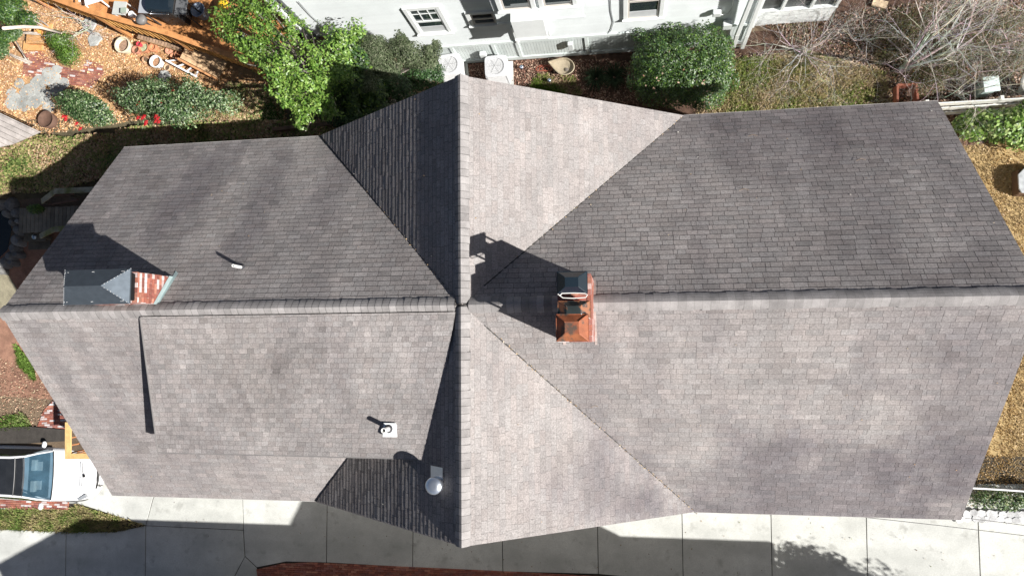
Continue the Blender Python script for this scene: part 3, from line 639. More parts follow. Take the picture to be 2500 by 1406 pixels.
# bright small tree
bt=thing('broadleaf_tree','bright green loose branched tree left of the dark shaded shrubs','tree',loc=P(800,215,0)); o0=bt.location
BB=[(600,40,3.4,42,36),(640,110,3.3,44,40),(585,55,3.0,34,18),(660,30,3.6,46,30),(700,150,3.4,62,52),(770,130,3.6,62,46),(745,205,3.3,62,48),(800,200,3.2,50,50),(690,215,3.0,32,28),(770,270,2.9,42,36),(745,300,2.7,17,17),(830,95,3.4,42,36),(870,75,3.3,22,20),(715,80,3.7,52,26),(640,155,3.0,34,26),(825,160,3.3,44,44),(700,255,2.8,24,11),(590,100,3.0,30,20),(805,285,2.6,16,18),(730,60,3.6,30,20),(560,60,2.9,30,16),(655,70,3.4,50,36),(615,130,3.1,34,24)]
bls=[]
for x,y,z,a,b in list(BB):
    for _ in range(2):
        t=U(0,6.28); k=U(.75,1.15); BB.append((x+a*k*math.cos(t),y+b*k*math.sin(t),z+U(-.3,.5),U(11,20),U(9,16)))
BB=[(x,y,z,a*(.8 if a>25 else 1),b*(.8 if a>25 else 1)) for x,y,z,a,b in BB if not(y>250 and x>835) and y<318]
for x,y,z,a,b in BB:
    q=bl(x,y,z,a*1.04,b*1.04); bls.append((q[0]-o0.x,q[1]-o0.y,z+hgt(q[0],q[1])-o0.z,q[3],q[4],.65))
crown('crown',bls,27000,.042,GY+GR[1:3]+GY+[(.24,.34,.08)],bt,rough=.75,hollow=.0,asp=.5,freq=2.2,up=.8,cut=-.02)
stems((0,0,0),[(b[0],b[1],b[2]-.15) for b in bls],.05,bt,name='trunk')
ds_=thing('evergreen_shrub','dark glossy shrub in shade behind the bright green tree','shrub',loc=P(850,230,0)); o1=ds_.location
def rel(L,o,rz=.5): return [(q[0]-o.x,q[1]-o.y,q[2]+hgt(q[0],q[1])-o.z,q[3],q[4],rz) for q in [bl(x,y,z,a,b) for x,y,z,a,b in L]]
dd=rel([(860,140,2.6,52,60),(850,210,2.0,52,56),(905,225,1.8,45,50),(865,270,1.2,46,32),(830,110,2.8,40,34)],o1,.7)
crown('crown',dd,9000,.055,GR+GD,ds_,rough=.3,hollow=.3,freq=2); stems((0,0,0),[b[:3] for b in dd],.05,ds_,'stem')
olv=thing('olive_shrub','grey green fine leaved shrub standing against the white wall','shrub',loc=P(950,200,0)); o2=olv.location
dd=rel([(915,125,3.2,44,38),(985,125,3.5,50,34),(1050,128,3.2,28,22),(930,165,3.0,48,30),(1030,155,2.8,44,22),(985,100,3.6,20,14),(1065,112,3.2,14,12),(903,205,3.0,16,34)],o2,.5)
crown('crown',dd,26000,.027,GO,olv,m=M_leafm,rough=.35,hollow=.2,freq=2.6,cut=-.5); stems((0,0,0),[b[:3] for b in dd],.04,olv,'stem')
sd=thing('boxwood_shrub','dark green shrub mass in the shade of the gable','shrub',loc=P(980,240,0)); o3=sd.location
dd=rel([(960,220,1.3,60,44),(1030,195,1.3,56,36),(900,260,1.1,56,36),(1060,175,1.2,30,20),(850,300,.8,50,20)],o3,.7)
crown('crown',dd,10000,.04,GD,sd,rough=.2,hollow=.5); stems((0,0,0),[b[:3] for b in dd],.04,sd,'stem')
# yard shrubs on the left
shrub('evergreen_shrub','dense dark evergreen crown in the top left corner','shrub',[bl(30,25,1.6,62,42),bl(75,45,1.6,40,26),bl(20,90,1.2,34,26)],9000,.036,GD+GR+[(.14,.2,.1)],rough=.3,hollow=.4)
shrub('evergreen_shrub','small glossy evergreen at the left edge below the corner shrub','shrub',[bl(8,125,1.0,32,30),bl(40,80,1.1,20,20)],3200,.036,GD+GC,rough=.3,hollow=.4)
shrub('grassy_shrub','bright green mounded shrub on the leaf strewn patio','shrub',[bl(150,105,.5,28,26,.4),bl(168,135,.45,26,24,.35),bl(140,95,.5,20,18,.35)],4200,.04,GR+GY[:1],rough=.3,hollow=.4,asp=.28)
c1=shrub('camellia_shrub','small camellia with two red blooms beside the flagstones','shrub',[bl(215,265,1.0,56,38,.75),bl(240,290,.9,42,26,.6),bl(195,245,1.0,36,24,.6)],8000,.036,GC+GD,rough=.5,hollow=.2,cut=-.15)
c3=shrub('camellia_shrub','wide camellia with several red blooms above the hedge','shrub',[bl(390,255,1.2,80,55,.9),bl(470,240,1.2,70,48,.85),bl(340,240,1.1,50,42,.8),bl(530,255,1.1,55,36,.75),bl(440,285,1.1,80,30,.7),bl(400,215,1.3,50,24,.8)],19000,.036,GC+GD+[(.2,.27,.16),(.26,.33,.2)],rough=.55,hollow=.2,cut=-.12)
def blooms(parent,L,z=1.9):
    for (x,y,s) in L:
        p=P(x,y,z)-parent.location
        for q in range(max(1,int(s))):
            mb=MB(); c=Vector((p.x+U(-.11,.11)*(s>1),p.y+U(-.11,.11)*(s>1),p.z))
            for k in range(9):
                a=k*2.4; r_=.012+.006*k; leaf(mb,c+Vector((math.cos(a)*r_,math.sin(a)*r_,.01)),Vector((math.cos(a)*.6,math.sin(a)*.6,1)),.030,random.choice([(.5,.015,.025),(.4,.01,.02),(.6,.04,.04)]),.8)
            mb.build('flower',mat('petal',(1,1,1),.5,.05,3,trans=.3),parent)
blooms(c1,[(190,308,2),(157,293,3),(186,262,1)],1.3); blooms(c3,[(357,222,1),(343,282,3),(383,290,4),(349,303,2),(336,252,1),(395,250,1),(420,224,1)],1.7)
# ivy hedge strips
def ivy(name,label,poly,n,ls,cols,z0=.05,z1=.4,kind='stuff',cat='ivy',m=None):
    q=G(poly); xs=[p[0] for p in q]; ys=[p[1] for p in q]; mb=MB(); off=U(0,50)
    k=0
    while k<n:
        x=U(min(xs),max(xs)); y=U(min(ys),max(ys))
        if not inpoly(x,y,q): continue
        k+=1
        h=z0+(z1-z0)*(.5+.5*noise.noise(Vector((x*1.3,y*1.3,off))))*R()**.4
        nz=noise.noise(Vector((x*.9,y*.9,off+9))); cl=cols[int(len(cols)*min(.999,max(0,(.5+nz*.9)*.6+R()*.4)))]
        t=U(.7,1.3); leaf(mb,Vector((x,y,h+hgt(x,y))),Vector((U(-.7,.7),U(-.7,.7),1)),ls*U(.6,1.3),tuple(a*t for a in cl),.6)
    return tag(mb.build(name,m or M_leafm),label,cat,kind=kind)
IV=[(.10,.16,.04),(.16,.22,.06),(.32,.30,.12),(.42,.30,.18),(.26,.30,.10),(.55,.42,.27),(.36,.22,.13),(.5,.44,.24)]
ivy('ivy','green and brown ivy covering the bank left of the roof',[(-90,352),(120,338),(330,330),(330,420),(150,470),(-90,480)],17000,.04,IV,z1=.6)
ivy('ivy','ivy along the shaded foot of the back wall',[(290,320),(440,306),(640,300),(830,300),(830,400),(290,400)],12000,.045,IV,z1=.45)
ivy('ground_cover','leafy ground cover by the camellia roots',[(560,200),(690,215),(700,300),(440,305),(520,270)],5000,.035,IV+GR,z1=.15)
# leaf litter
LC=[(.60,.34,.15),(.66,.44,.22),(.45,.26,.12),(.68,.50,.32),(.38,.20,.10),(.6,.42,.28),(.5,.25,.13)]
def litter(poly,n,s,cols,label,avoid=(),z=.012,name='leaf_litter'):
    q=G(poly); av=[G(a) for a in avoid]; xs=[p[0] for p in q]; ys=[p[1] for p in q]; mb=MB(); k=0
    while k<n:
        x=U(min(xs),max(xs)); y=U(min(ys),max(ys))
        if not inpoly(x,y,q): continue
        k+=1
        if any(inpoly(x,y,a) for a in av) and R()<.86: continue
        if noise.noise(Vector((x*.8,y*.8,3)))<-.25 and R()<.6: continue
        t=U(.75,1.2); leaf(mb,Vector((x,y,hgt(x,y)+z+R()*.04)),Vector((U(-.8,.8),U(-.8,.8),1)),s*U(.5,1.3),tuple(a*t for a in random.choice(cols)),.6)
    return tag(mb.build(name,M_flake),label,'leaves',kind='stuff')
PAV=[(55,185),(60,130),(130,155),(195,175),(250,160),(255,180),(225,215),(150,205)]; FLG=[(15,265),(25,230),(60,200),(120,175),(145,170),(185,210),(130,260)]
litter([(-40,-20),(330,60),(560,170),(700,210),(700,300),(500,280),(300,300),(120,330),(-40,290)],26000,.03,LC,'tan autumn leaves carpeting the back yard',[PAV,FLG])
litter([(1100,160),(1340,145),(1560,150),(1560,260),(1300,235),(1130,200)],7000,.032,[(.16,.08,.055),(.22,.11,.08),(.35,.22,.16),(.10,.055,.04),(.42,.3,.22)],'brown leaf mulch around the air conditioner')
litter([(1850,60),(2520,-30),(2520,250),(2280,262),(2060,270),(2120,160),(1960,110)],22000,.034,[(.20,.12,.08),(.28,.18,.13),(.10,.06,.045),(.48,.36,.29),(.08,.065,.045),(.24,.12,.06),(.12,.12,.05)],'brown leaf litter under the bare trees')
litter([(1730,130),(2180,130),(2190,300),(1700,320)],7500,.03,[(.5,.38,.26),(.42,.3,.2),(.55,.44,.34),(.3,.2,.12)],'scattered leaves on the thin lawn')
litter([(2270,270),(2400,270),(2420,350),(2310,360)],2500,.035,[(.2,.11,.07),(.3,.18,.13),(.12,.08,.05)],'brown leaves by the white fence')
litter([(-60,850),(150,930),(210,1030),(-60,1050)],2600,.03,[(.3,.17,.11),(.4,.26,.18),(.2,.12,.08),(.45,.36,.24)],'leaves on the red dirt by the west gable')
litter([(2320,340),(2560,340),(2560,1240),(2290,1240)],2600,.022,[(.5,.34,.2),(.6,.46,.3),(.4,.25,.13)],'sparse leaves on the golden lawn')
litter([(300,1215),(2400,1262),(2480,1400),(1300,1395),(300,1300)],130,.022,[(.25,.16,.09),(.3,.22,.13),(.18,.2,.06),(.15,.1,.07)],'few stray leaves blown onto the driveway',z=.035)
# grass
def grass(poly,n,h,cols,label,name='grass',lean=.5,wd=.008,z=0,dens=None):
    q=G(poly); xs=[p[0] for p in q]; ys=[p[1] for p in q]; mb=MB(); k=0; off=U(0,40)
    while k<n:
        x=U(min(xs),max(xs)); y=U(min(ys),max(ys))
        if not inpoly(x,y,q): continue
        k+=1
        nz=noise.noise(Vector((x*1.1,y*1.1,off)))+.4*noise.noise(Vector((x*4,y*4,off)))
        if nz<-.35 and R()<.7: continue
        c=cols[int(len(cols)*min(.999,max(0,.5+nz*.8+U(-.25,.25))))]; t=U(.7,1.3)
        a=U(0,6.28); l=h*U(.5,1.4); d=Vector((math.cos(a)*lean,math.sin(a)*lean,1))*l; s=Vector((-math.sin(a),math.cos(a),0))*wd*U(.7,1.4)
        b=Vector((x,y,z+hgt(x,y))); mb.face([b-s,b+s,b+d*.6+s*.7+Vector((0,0,.2*l)),b+d],tuple(v*t for v in c))
    return tag(mb.build(name,M_leafm),label,'grass',kind='stuff')
grass([(1740,150),(1960,130),(2160,180),(2190,330),(1700,330),(1700,240)],20000,.09,[(.42,.33,.21),(.40,.32,.18),(.34,.30,.14),(.27,.29,.10),(.20,.26,.06)],'patchy yellow green grass behind the house',lean=1.0,wd=.011)
grass([(1310,185),(1400,190),(1420,235),(1290,230)],3200,.1,[(.36,.28,.17),(.18,.25,.05),(.12,.2,.03)],'small grass patch above the gable rake',lean=1.0,wd=.01)
grass([(2270,330),(2400,300),(2560,330),(2560,1230),(2240,1230)],34000,.045,[(.34,.22,.09),(.42,.29,.13),(.38,.28,.15),(.46,.35,.19)],'dry golden grass beside the house',lean=1.4,wd=.011)
grass([(-60,1240),(168,1245),(190,1232),(357,1282),(280,1297),(163,1299),(-60,1288)],11000,.09,[(.38,.31,.17),(.31,.27,.13),(.24,.25,.09),(.17,.23,.06),(.12,.19,.04)],'grass strip between the driveway arms',lean=1.0,wd=.011)
grass([(40,840),(85,900),(90,930),(50,890)],1500,.12,[(.12,.2,.04),(.16,.26,.05)],'green grass tuft by the west wall',lean=.9,wd=.012)
grass([(-20,1020),(60,1010),(80,1040),(-20,1050)],1300,.11,[(.12,.2,.04),(.2,.24,.09)],'grass beside the dark block of painted shade',lean=.9,wd=.012)
for (x,y,lb) in ((1455,195,'dark strappy lily clump left of the round shrub'),(1500,190,'dark strappy lily clump nearest the round shrub')):
    mb=MB()
    for k in range(150):
        a=U(0,6.28); l=U(.25,.5); d=Vector((math.cos(a),math.sin(a),0)); s=Vector((-d.y,d.x,0))*.012; b=d*.03; m1=b+d*l*.5+Vector((0,0,.3)); t=d*l*1.1+Vector((0,0,.12)); kk=U(.6,1.2); c=(.05*kk,.08*kk,.04*kk)
        mb.face([b-s,b+s,m1+s,m1-s],c); mb.face([m1-s,m1+s,t],c)
    o=mb.build('lily_clump',M_leafm); o.location=P(x,y,0); tag(o,lb,'plant','lily clumps in the mulch')
# bank ivy bush on the right, low plants
shrub('ivy_bush','yellow green leafy bush in front of the white board fence','bush',[bl(2440,310,.6,60,40,.5),bl(2500,290,.7,50,36,.5),bl(2400,330,.4,50,24,.35),bl(2360,315,.4,30,30,.3),bl(2480,340,.4,60,20,.3)],7000,.055,GY+[(.32,.42,.14),(.38,.46,.2),(.10,.17,.05)],rough=.5,hollow=.1,asp=.75,cut=-.1)
shrub('low_bush','low leafy bush by the stone ledge at the right edge','bush',[bl(2420,1218,.35,42,20,.3),bl(2480,1225,.35,40,24,.3),bl(2540,1215,.4,40,26,.3)],3800,.035,GC+GD+[(.3,.32,.16)],rough=.35,hollow=.2)
shrub('fern','small green fern beside the mossy deck rail','plant',[bl(88,510,.5,20,14,.3)],700,.05,GR,rough=.4,hollow=.1,asp=.3)
shrub('thorny_bush','grey green thicket below the white bare trunks','bush',[bl(2380,130,.7,110,50,.6),bl(2300,190,.5,90,36,.45),bl(2480,150,.7,60,50,.6),bl(2440,60,.8,80,40,.6),bl(2250,60,.5,80,40,.4),bl(2180,110,.4,60,40,.35)],30000,.024,[(.11,.10,.045),(.07,.075,.035),(.15,.11,.06),(.10,.12,.05),(.18,.13,.09),(.13,.14,.05)],m=M_leafm,rough=.6,hollow=.0,freq=1.5,cut=-.1)
# bare trees
def branch(mb,p,d,r,l,lev,curl=.35,up=.12,minr=.004,col=W3,fork=(2,3)):
    n=4; pts=[p]; rr=[r]; q=Vector(p); dd=Vector(d).normalized()
    for k in range(n):
        dd=(dd+Vector((R()-.5,R()-.5,R()-.5))*curl+Vector((0,0,up*.3))).normalized(); q=q+dd*l/n; pts.append(q.copy()); rr.append(r*(1-.45*(k+1)/n))
    mb.tube(pts,rr,5 if r>.02 else 3,tuple(c*U(.8,1.15) for c in col),caps=False)
    if lev<=0: return
    for _ in range(random.randint(*fork)):
        a=Vector((R()-.5,R()-.5,R()-.5)).normalized()*U(.6,1.1); branch(mb,q,(dd+a+Vector((0,0,up))),rr[-1]*U(.6,.85),l*U(.6,.85),lev-1,curl,up,minr,col,fork)
    for k in (1,2,3):
        if R()<.6: a=Vector((R()-.5,R()-.5,R()-.5)).normalized(); branch(mb,pts[k],(dd*.5+a),rr[k]*.45,l*U(.4,.6),lev-2 if lev>2 else 0,curl,up,minr,col,fork)
def bare(name,label,cat,base,starts,r,l,lev,col=(1,1,1),m=None,**kw):
    t=thing(name,label,cat,loc=base)
    tk=MB(); tk.tube([(0,0,0),(.02,.01,.12),(0,.03,.3)],[r*1.8,r*1.3,r],8,col); tk.build('trunk',m or M_twig,t,smooth=True)
    for s in starts:
        mb=MB(); branch(mb,Vector((U(-.08,.08),U(-.08,.08),.1)),Vector(s),r*U(.7,1),l*U(.8,1.2),lev,col=col,**kw); mb.build('limb',m or M_twig,t,smooth=True)
    return t
M_twig=mat('pale_twig',(.55,.52,.48),.85,.2,8,.2,40)
random.seed(5)
bare('bare_shrub','bare pale branched shrub spreading over the thin lawn','shrub',P(1958,128,0),[(-1,-.25,.5),(-.7,-.6,.5),(.2,-1,.5),(.7,-.3,.5),(-1,.2,.6),(-.3,-1,.7),(.5,-.9,.6),(1,-.6,.4),(-.6,-1,.35),(0,-.3,1),(-1,0,.3),(-1,.5,.5),(1,.2,.5),(.1,-1,.3),(-.9,-.8,.5),(-.6,-.2,1.2),(-.3,-.5,1.4),(.3,-.2,1.5)],.018,1.1,4,curl=.5,up=.05)
bare('bare_tree','multi stemmed bare tree at the far upper right','tree',P(2200,175,0),[(.3,.15,1),(.15,.35,1),(.5,.3,1),(.05,.2,1),(.6,0,1),(.45,.5,1),(-.2,0,1),(.3,-.3,.9),(.8,.3,.9),(.9,.6,.9),(.6,.2,1),(.2,.6,1)],.045,1.6,4,curl=.3,up=.15,fork=(2,3))
bare('bare_tree','bare white twigged sapling in front of the pale green box','tree',P(2330,235,0),[(.2,.3,1),(-.3,0,.9),(.4,-.1,1),(0,-.4,1)],.024,1.1,5,curl=.45)
bare('bare_tree','bare sapling leaning over the round stone table','tree',P(2470,150,0),[(.1,-.3,1),(.3,0,1),(-.5,0,1),(-.2,-.4,.9),(-.4,.4,1)],.024,1.1,5,curl=.45)
bare('bare_tree','thin bare tree along the top right frame edge','tree',P(2370,20,0),[(.1,-.3,1),(.3,0,1),(-.5,0,1),(-.2,.3,.9)],.024,1.1,5,curl=.45)
bare('bare_shrub','grey brown twiggy shrub left of the multi stemmed tree','shrub',P(2110,95,0),[(-1,-.2,.6),(.6,-.6,.6),(.2,-1,.5),(-.4,.6,.6),(-.9,-.9,.5),(0,-.3,1),(.9,.2,.6)],.015,.8,4,curl=.55,up=.05)
bare('bare_shrub','tangled twiggy shrub behind the rust red planting bed','shrub',P(2235,190,0),[(-1,-.2,.6),(.6,-.6,.6),(.2,-1,.5),(-.4,.6,.6),(1,-.3,.5),(.1,-.3,1),(.9,.5,.6)],.015,.8,4,curl=.55,up=.05)
bare('bare_shrub','twiggy thicket in the top right corner','shrub',P(2430,80,0),[(-1,-.2,.6),(-.6,-.6,.6),(.2,-1,.5),(-.4,.6,.6),(1,-.3,.5),(.1,-.3,1),(-.9,.5,.6)],.018,1.0,4,curl=.55,up=.05)
bare('bare_shrub','leafless straggly shrub beside the orange deck','shrub',P(222,70,0),[(-1,.2,.6),(-.6,-.6,.6),(.6,-.4,.6),(1,-.2,.5),(.2,-.8,.5),(-.2,.8,.8),(.9,.3,.6),(0,0,1),(-.3,-1,.5)],.018,.7,3,curl=.6,up=.05)
bare('bare_shrub','pale forked branch over the stone ring at the left edge','shrub',P(-40,470,.1),[(1,.2,.5),(1,-.2,.5),(.8,.6,.6)],.02,.7,2,curl=.4)
# dead limb lying near the top left
tubeobj('fallen_branch',[P(8,70,1.9),P(60,66,1.9),P(100,68,1.75),P(150,82,1.6)],[.05,.05,.045,.03],mat('pale_bark',(.6,.52,.42),.9,.2,20))
tag(bpy.data.objects['fallen_branch'],'thick pale dead branch across the dark evergreen','branch')
random.seed(21)
shrub('evergreen_tree','leafy evergreen past the east end of the south house, outside the photo','tree',[(13.9,-10.6,4.3,1.5,1.1,1.1),(12.8,-10.4,3.6,1.0,.9,.9),(15.2,-11.2,3.8,1.3,1.2,1.2),(12.4,-9.9,3.4,.9,.6,.7),(12.0,-9.15,3.2,.8,.6,.7),(13.4,-9.9,3.6,1.0,.7,.8)],30000,.07,GD,rough=.4,hollow=.2)
# ---------------------------------------------------------------- white board fence, right
fe=thing('board_fence','low white board fence at the right edge behind the house','fence')
y0f=5.76
for k,z_ in enumerate((.18,.52,.86)):
    mb=MB(); mb.box((13.6,y0f+.03*k,z_),(4.6,.03,.26)); mb.build('board',mat('weathered_white',(.66,.66,.62),.7,.12,6,.12,30,mottle=[(5,.5,.7,(.35,.34,.3),.5)]),fe,bevel=.006)
for x in (11.5,13.4,15.4):
    mb=MB(); mb.box((x,y0f+.09,.55),(.09,.09,1.1)); mb.build('post',MATS['weathered_white'],fe,bevel=.008)
# pale green box lid
t=thing('utility_box','pale green square box behind the white fence','box',loc=P(2392,225,0))
mb=MB(); mb.box((0,0,.3),(.34,.34,.6),rz=.06,col=(.35,.45,.42)); mb.build('cabinet',M_plastic,t,bevel=.01)
mb=MB(); mb.box((0,0,.64),(.42,.44,.05),rz=.06,col=(.52,.62,.6)); mb.build('lid',mat('lichen_lid',(1,1,1),.8,.15,12,.1,60),t,bevel=.012)
t=thing('round_table','weathered round stone table cut by the right edge','table',loc=P(2500,222,0))
mb=MB(); mb.lathe((0,0,0),[(0,.7),(.38,.7),(.42,.68),(.42,.63),(.36,.6),(0,.6)],32,(.5,.5,.46)); mb.build('top',M_stone,t,smooth=False)
mb=MB(); mb.lathe((0,0,0),[(.2,0),(.12,.2),(.12,.5),(.2,.6)],20,(.4,.4,.37)); mb.build('pedestal',M_stone,t,smooth=True)
# table with grey reflective top on the golden lawn
pt=P(2492,450,0); t=thing('fire_pit_table','dark sided square table with a grey glossy top on the golden lawn','table',loc=(pt.x+.1,pt.y,0))
mb=MB(); mb.prism([(-.36,-.34),(.4,-.36),(.4,.36),(-.34,.34)],.02,.36,(.10,.06,.035)); mb.build('base',M_wood,t,bevel=.02)
mb=MB(); mb.prism([(-.3,-.32),(-.12,-.36),(.42,-.36),(.42,.38),(-.2,.36),(-.36,.2),(-.36,-.2)],.36,.41,(.42,.44,.45)); mb.build('top',mat('glossy_grey',(1,1,1),.12,.25,5,spec=.7),t,bevel=.008)
# stone ledge at the right edge of the driveway
def stones(name,label,pts,n,cols,z,h,kind=None,cat=None,seed=0,th=.04,round_=False):
    rs=random.Random(seed); t=thing(name,label,cat) 
    for i in range(n):
        mb=MB(); x,y,r_=pts[i]; k=rs.randint(5,8); c=tuple(v*rs.uniform(.8,1.15) for v in rs.choice(cols)); o=P(x,y,z)
        q=[]; a0=rs.uniform(0,6)
        for j in range(k):
            a=a0+j*6.283/k; rr=r_*rs.uniform(.8,1.1); q.append((o.x+rr*math.cos(a),o.y+rr*math.sin(a)*.85))
        cx=sum(a for a,b in q)/k; cy=sum(b for a,b in q)/k
        mb.prism(q,z-.02,z+h*rs.uniform(.8,1.2),c,top=[(cx+(a-cx)*.8,cy+(b-cy)*.8) for a,b in q] if round_ else None)
        mb.build('stone',M_stone,t,bevel=.02 if round_ else .006)
    return t
pts=[]; 
for x in range(2345,2620,17):
    for y in (1252,1266): pts.append((x+U(-4,4),y+U(-2,2)+(x-2345)*.02,.135))
le=thing('stone_ledge','pale flagstone ledge where the driveway meets the golden lawn','ledge')
mb=MB(); q=G([(2330,1244),(2640,1246),(2640,1276),(2330,1268)]); mb.prism(q[::-1],0,.1,(.36,.37,.37)); mb.build('base',M_stone,le)
mb=MB()
for i,(x,y,r_) in enumerate(pts):
    o=P(x,y,.1); k=6; a0=R()*6; q=[(o.x+r_*U(.75,1.0)*math.cos(a0+j*1.047),o.y+r_*U(.6,.85)*math.sin(a0+j*1.047)) for j in range(k)]; c=U(.38,.6); mb.prism(q,.08,.115+U(0,.004),(c,c*1.01,c*1.02))
mb.build('paving',M_stone,le)
mb=MB()
for i,(x,y,r_) in enumerate([(35,250,.34),(70,225,.3),(60,255,.28),(95,205,.3),(105,235,.33),(130,195,.3),(140,220,.26),(85,250,.24),(118,180,.22),(30,228,.2),(155,205,.22),(120,262,.24),(48,205,.2),(138,172,.2)]):
    o=P(x,y,0); a0=R()*6; q=[(o.x+r_*U(.85,1.1)*math.cos(a0+j*.9),o.y+r_*U(.8,1.0)*math.sin(a0+j*.9)) for j in range(7)]; c=U(.8,1.1); mb.prism(q,o.z-.05,o.z+.03+R()*.006,(.36*c,.37*c,.35*c))
tag(mb.build('flagstones',M_stone,bevel=.008),'grey flagstone patio sunk in tan leaves','paving',kind='structure')
for (x,y,r_,lb) in ((235,98,.26,'grey stepping stone below the straggly shrub'),(222,62,.28,'pale grey stone under the straggly shrub'),(403,188,.22,'grey stepping stone right of the flower pots')):
    o=P(x,y,0); q=[(r_*U(.8,1.1)*math.cos(j*1.0),r_*U(.8,1.1)*math.sin(j*1.0)) for j in range(6)]; mb=MB(); mb.prism(q,0,.06,(.36,.37,.36)); ob=mb.build('stepping_stone',M_stone,bevel=.015); ob.location=(o.x,o.y,o.z+.01); tag(ob,lb,'stone')
# stone pond ring at the left edge
HT2=0
rg=thing('stone_ring','curved ring of stacked grey stones around the dark pond','stones')
RS=[(0,500,.2),(22,498,.22),(38,520,.2),(30,543,.16),(42,560,.2),(36,585,.2),(32,605,.2),(22,625,.18),(8,640,.2),(-8,655,.2),(40,620,.17),(28,640,.16),(45,540,.12),(12,520,.15),(44,590,.15),(-20,500,.2),(2,660,.14)]
for x,y,r_ in RS:
    o=P(x,y,.2); mb=MB(); c=U(.7,1.15); mb.lathe((o.x,o.y,o.z-.25),[(r_,0),(r_*1.05,.1),(r_*.9,.22),(r_*.55,.3+U(0,.05)),(0,.33)],8,(.17*c,.17*c,.165*c),sx=U(.8,1.15),sy=U(.8,1.1)); ob=mb.build('stone',M_stone,rg,bevel=.02)
sheet('pond',[(-60,505),(15,505),(30,560),(20,610),(-20,650),(-60,650)],.02,mat('pond_water',(.012,.014,.012),.1,.2,3,attr=False,spec=.6),'dark pond inside the stone ring')
sheet('gravel_patch',[(-60,650),(8,650),(48,715),(10,760),(-60,800)],.008,mat('pale_gravel',(.22,.20,.14),.9,.25,4,.3,50,bump=.4,attr=False),'pale gravel in the sun below the stone ring')
# ---------------------------------------------------------------- weathered deck steps at the west end
def wc(base,v=.15): k=U(1-v,1+v); return tuple(a*k for a in base)
dk=thing('wooden_deck','weathered grey plank deck with mossy rails left of the roof','deck')
mb=MB(); ZW=2.9; x0w,x1w=P0(45,600,ZW).x,-9.7; yA,yB=P0(100,507,ZW).y,P0(100,567,ZW).y
x=x0w
while x<x1w: mb.box((x+.065,(yA+yB)/2+U(-.01,.01),ZW),(.125,yA-yB,.04),col=wc((.19,.165,.125),.25)); x+=.137
mb.build('platform',M_wood,dk)
for (ya,za) in ((P0(80,578,ZW-.18).y,ZW-.18),(P0(80,598,ZW-.36).y,ZW-.36)):
    mb=MB(); mb.box(((x0w+.05+P0(112,590,ZW-.2).x)/2,ya,za),(P0(112,590,ZW-.2).x-x0w,.3,.045),col=(.12,.10,.07)); mb.box(((x0w+.05+P0(112,590,ZW-.2).x)/2,ya,za-.1),(P0(112,590,ZW-.2).x-x0w,.04,.15),col=(.07,.06,.04)); mb.build('step',M_wood,dk,bevel=.005)
M_moss=mat('mossy_timber',(1,1,1),.9,.3,6,.2,40,mottle=[(2.5,.42,.6,(.14,.15,.02),.75)])
def rail(pts,z,parent,posts=True,w_=.16,colr=(.32,.29,.2),zb=2.85):
    mb=MB()
    for a,b in zip(pts,pts[1:]): mb.beam(a,b,w_,.04,colr)
    mb.build('handrail',M_moss,parent,bevel=.004)
    for p in pts:
        m2=MB(); m2.beam(p-Vector((0,0,.02)),(p.x,p.y,zb),.08,.08,(.13,.11,.08)); m2.build('post',M_wood,parent)
rail([P0(102,492,ZW+.4),P0(135,467,ZW+.85),P0(260,462,ZW+.85)],1.4,dk,colr=(.34,.31,.22)); rail([P0(98,577,ZW+.35),P0(132,560,ZW+.8),P0(170,557,ZW+.85)],1.4,dk)
mb=MB()
for a,b in ((P0(128,478,ZW+.7),P0(180,474,ZW+.7)),(P0(118,500,ZW+.2),P0(190,487,ZW+.6))): mb.beam(a,b,.05,.05,(.12,.07,.05))
mb.build('brace',M_wood,dk)
t=thing('solar_lamp','small round glass lamp beside the lower deck steps','lamp',loc=P(113,583,0))
mb=MB(); mb.lathe((0,0,0),[(.02,0),(.02,.35),(.09,.36),(.1,.44),(.06,.5),(0,.51)],16,(.5,.55,.55)); mb.build('head',M_galv,t,smooth=True)
# grey plank roof corner at the left edge
sh=thing('plank_shed','grey weathered plank roof jutting in from the left edge','shed')
pl=[P(-60,262,1.0),P(0,276,1.0),P(98,322,1.0),P(30,352,1.0),P(-60,372,1.0)]
mb=MB(); d0=(P(98,322,1.0)-P(0,276,1.0)).normalized(); n0=Vector((-d0.y,d0.x,0)); poly=[((p-pl[1]).dot(d0),(p-pl[1]).dot(n0)) for p in pl]
ys=[b for a,b in poly]; y=min(ys); reg=poly if sum(poly[i][0]*poly[(i+1)%5][1]-poly[(i+1)%5][0]*poly[i][1] for i in range(5))>0 else poly[::-1]
while y<max(ys):
    q=clip([(-3,y),(3,y),(3,y+.14),(-3,y+.14)],reg)
    if len(q)>2: mb.prism([(pl[1].x+d0.x*a+n0.x*b,pl[1].y+d0.y*a+n0.y*b) for a,b in q],3.66,3.7,wc((.46,.42,.39),.12))
    y+=.15
mb.build('roof',M_wood,sh)
mb=MB(); mb.prism([(p.x*.999-.1,p.y) for p in (P(-60,285,0),P(0,290,0),P(70,325,0),P(25,345,0),P(-60,355,0))][::-1],2.5,3.64,(.3,.27,.24)); mb.build('wall',M_wood,sh)
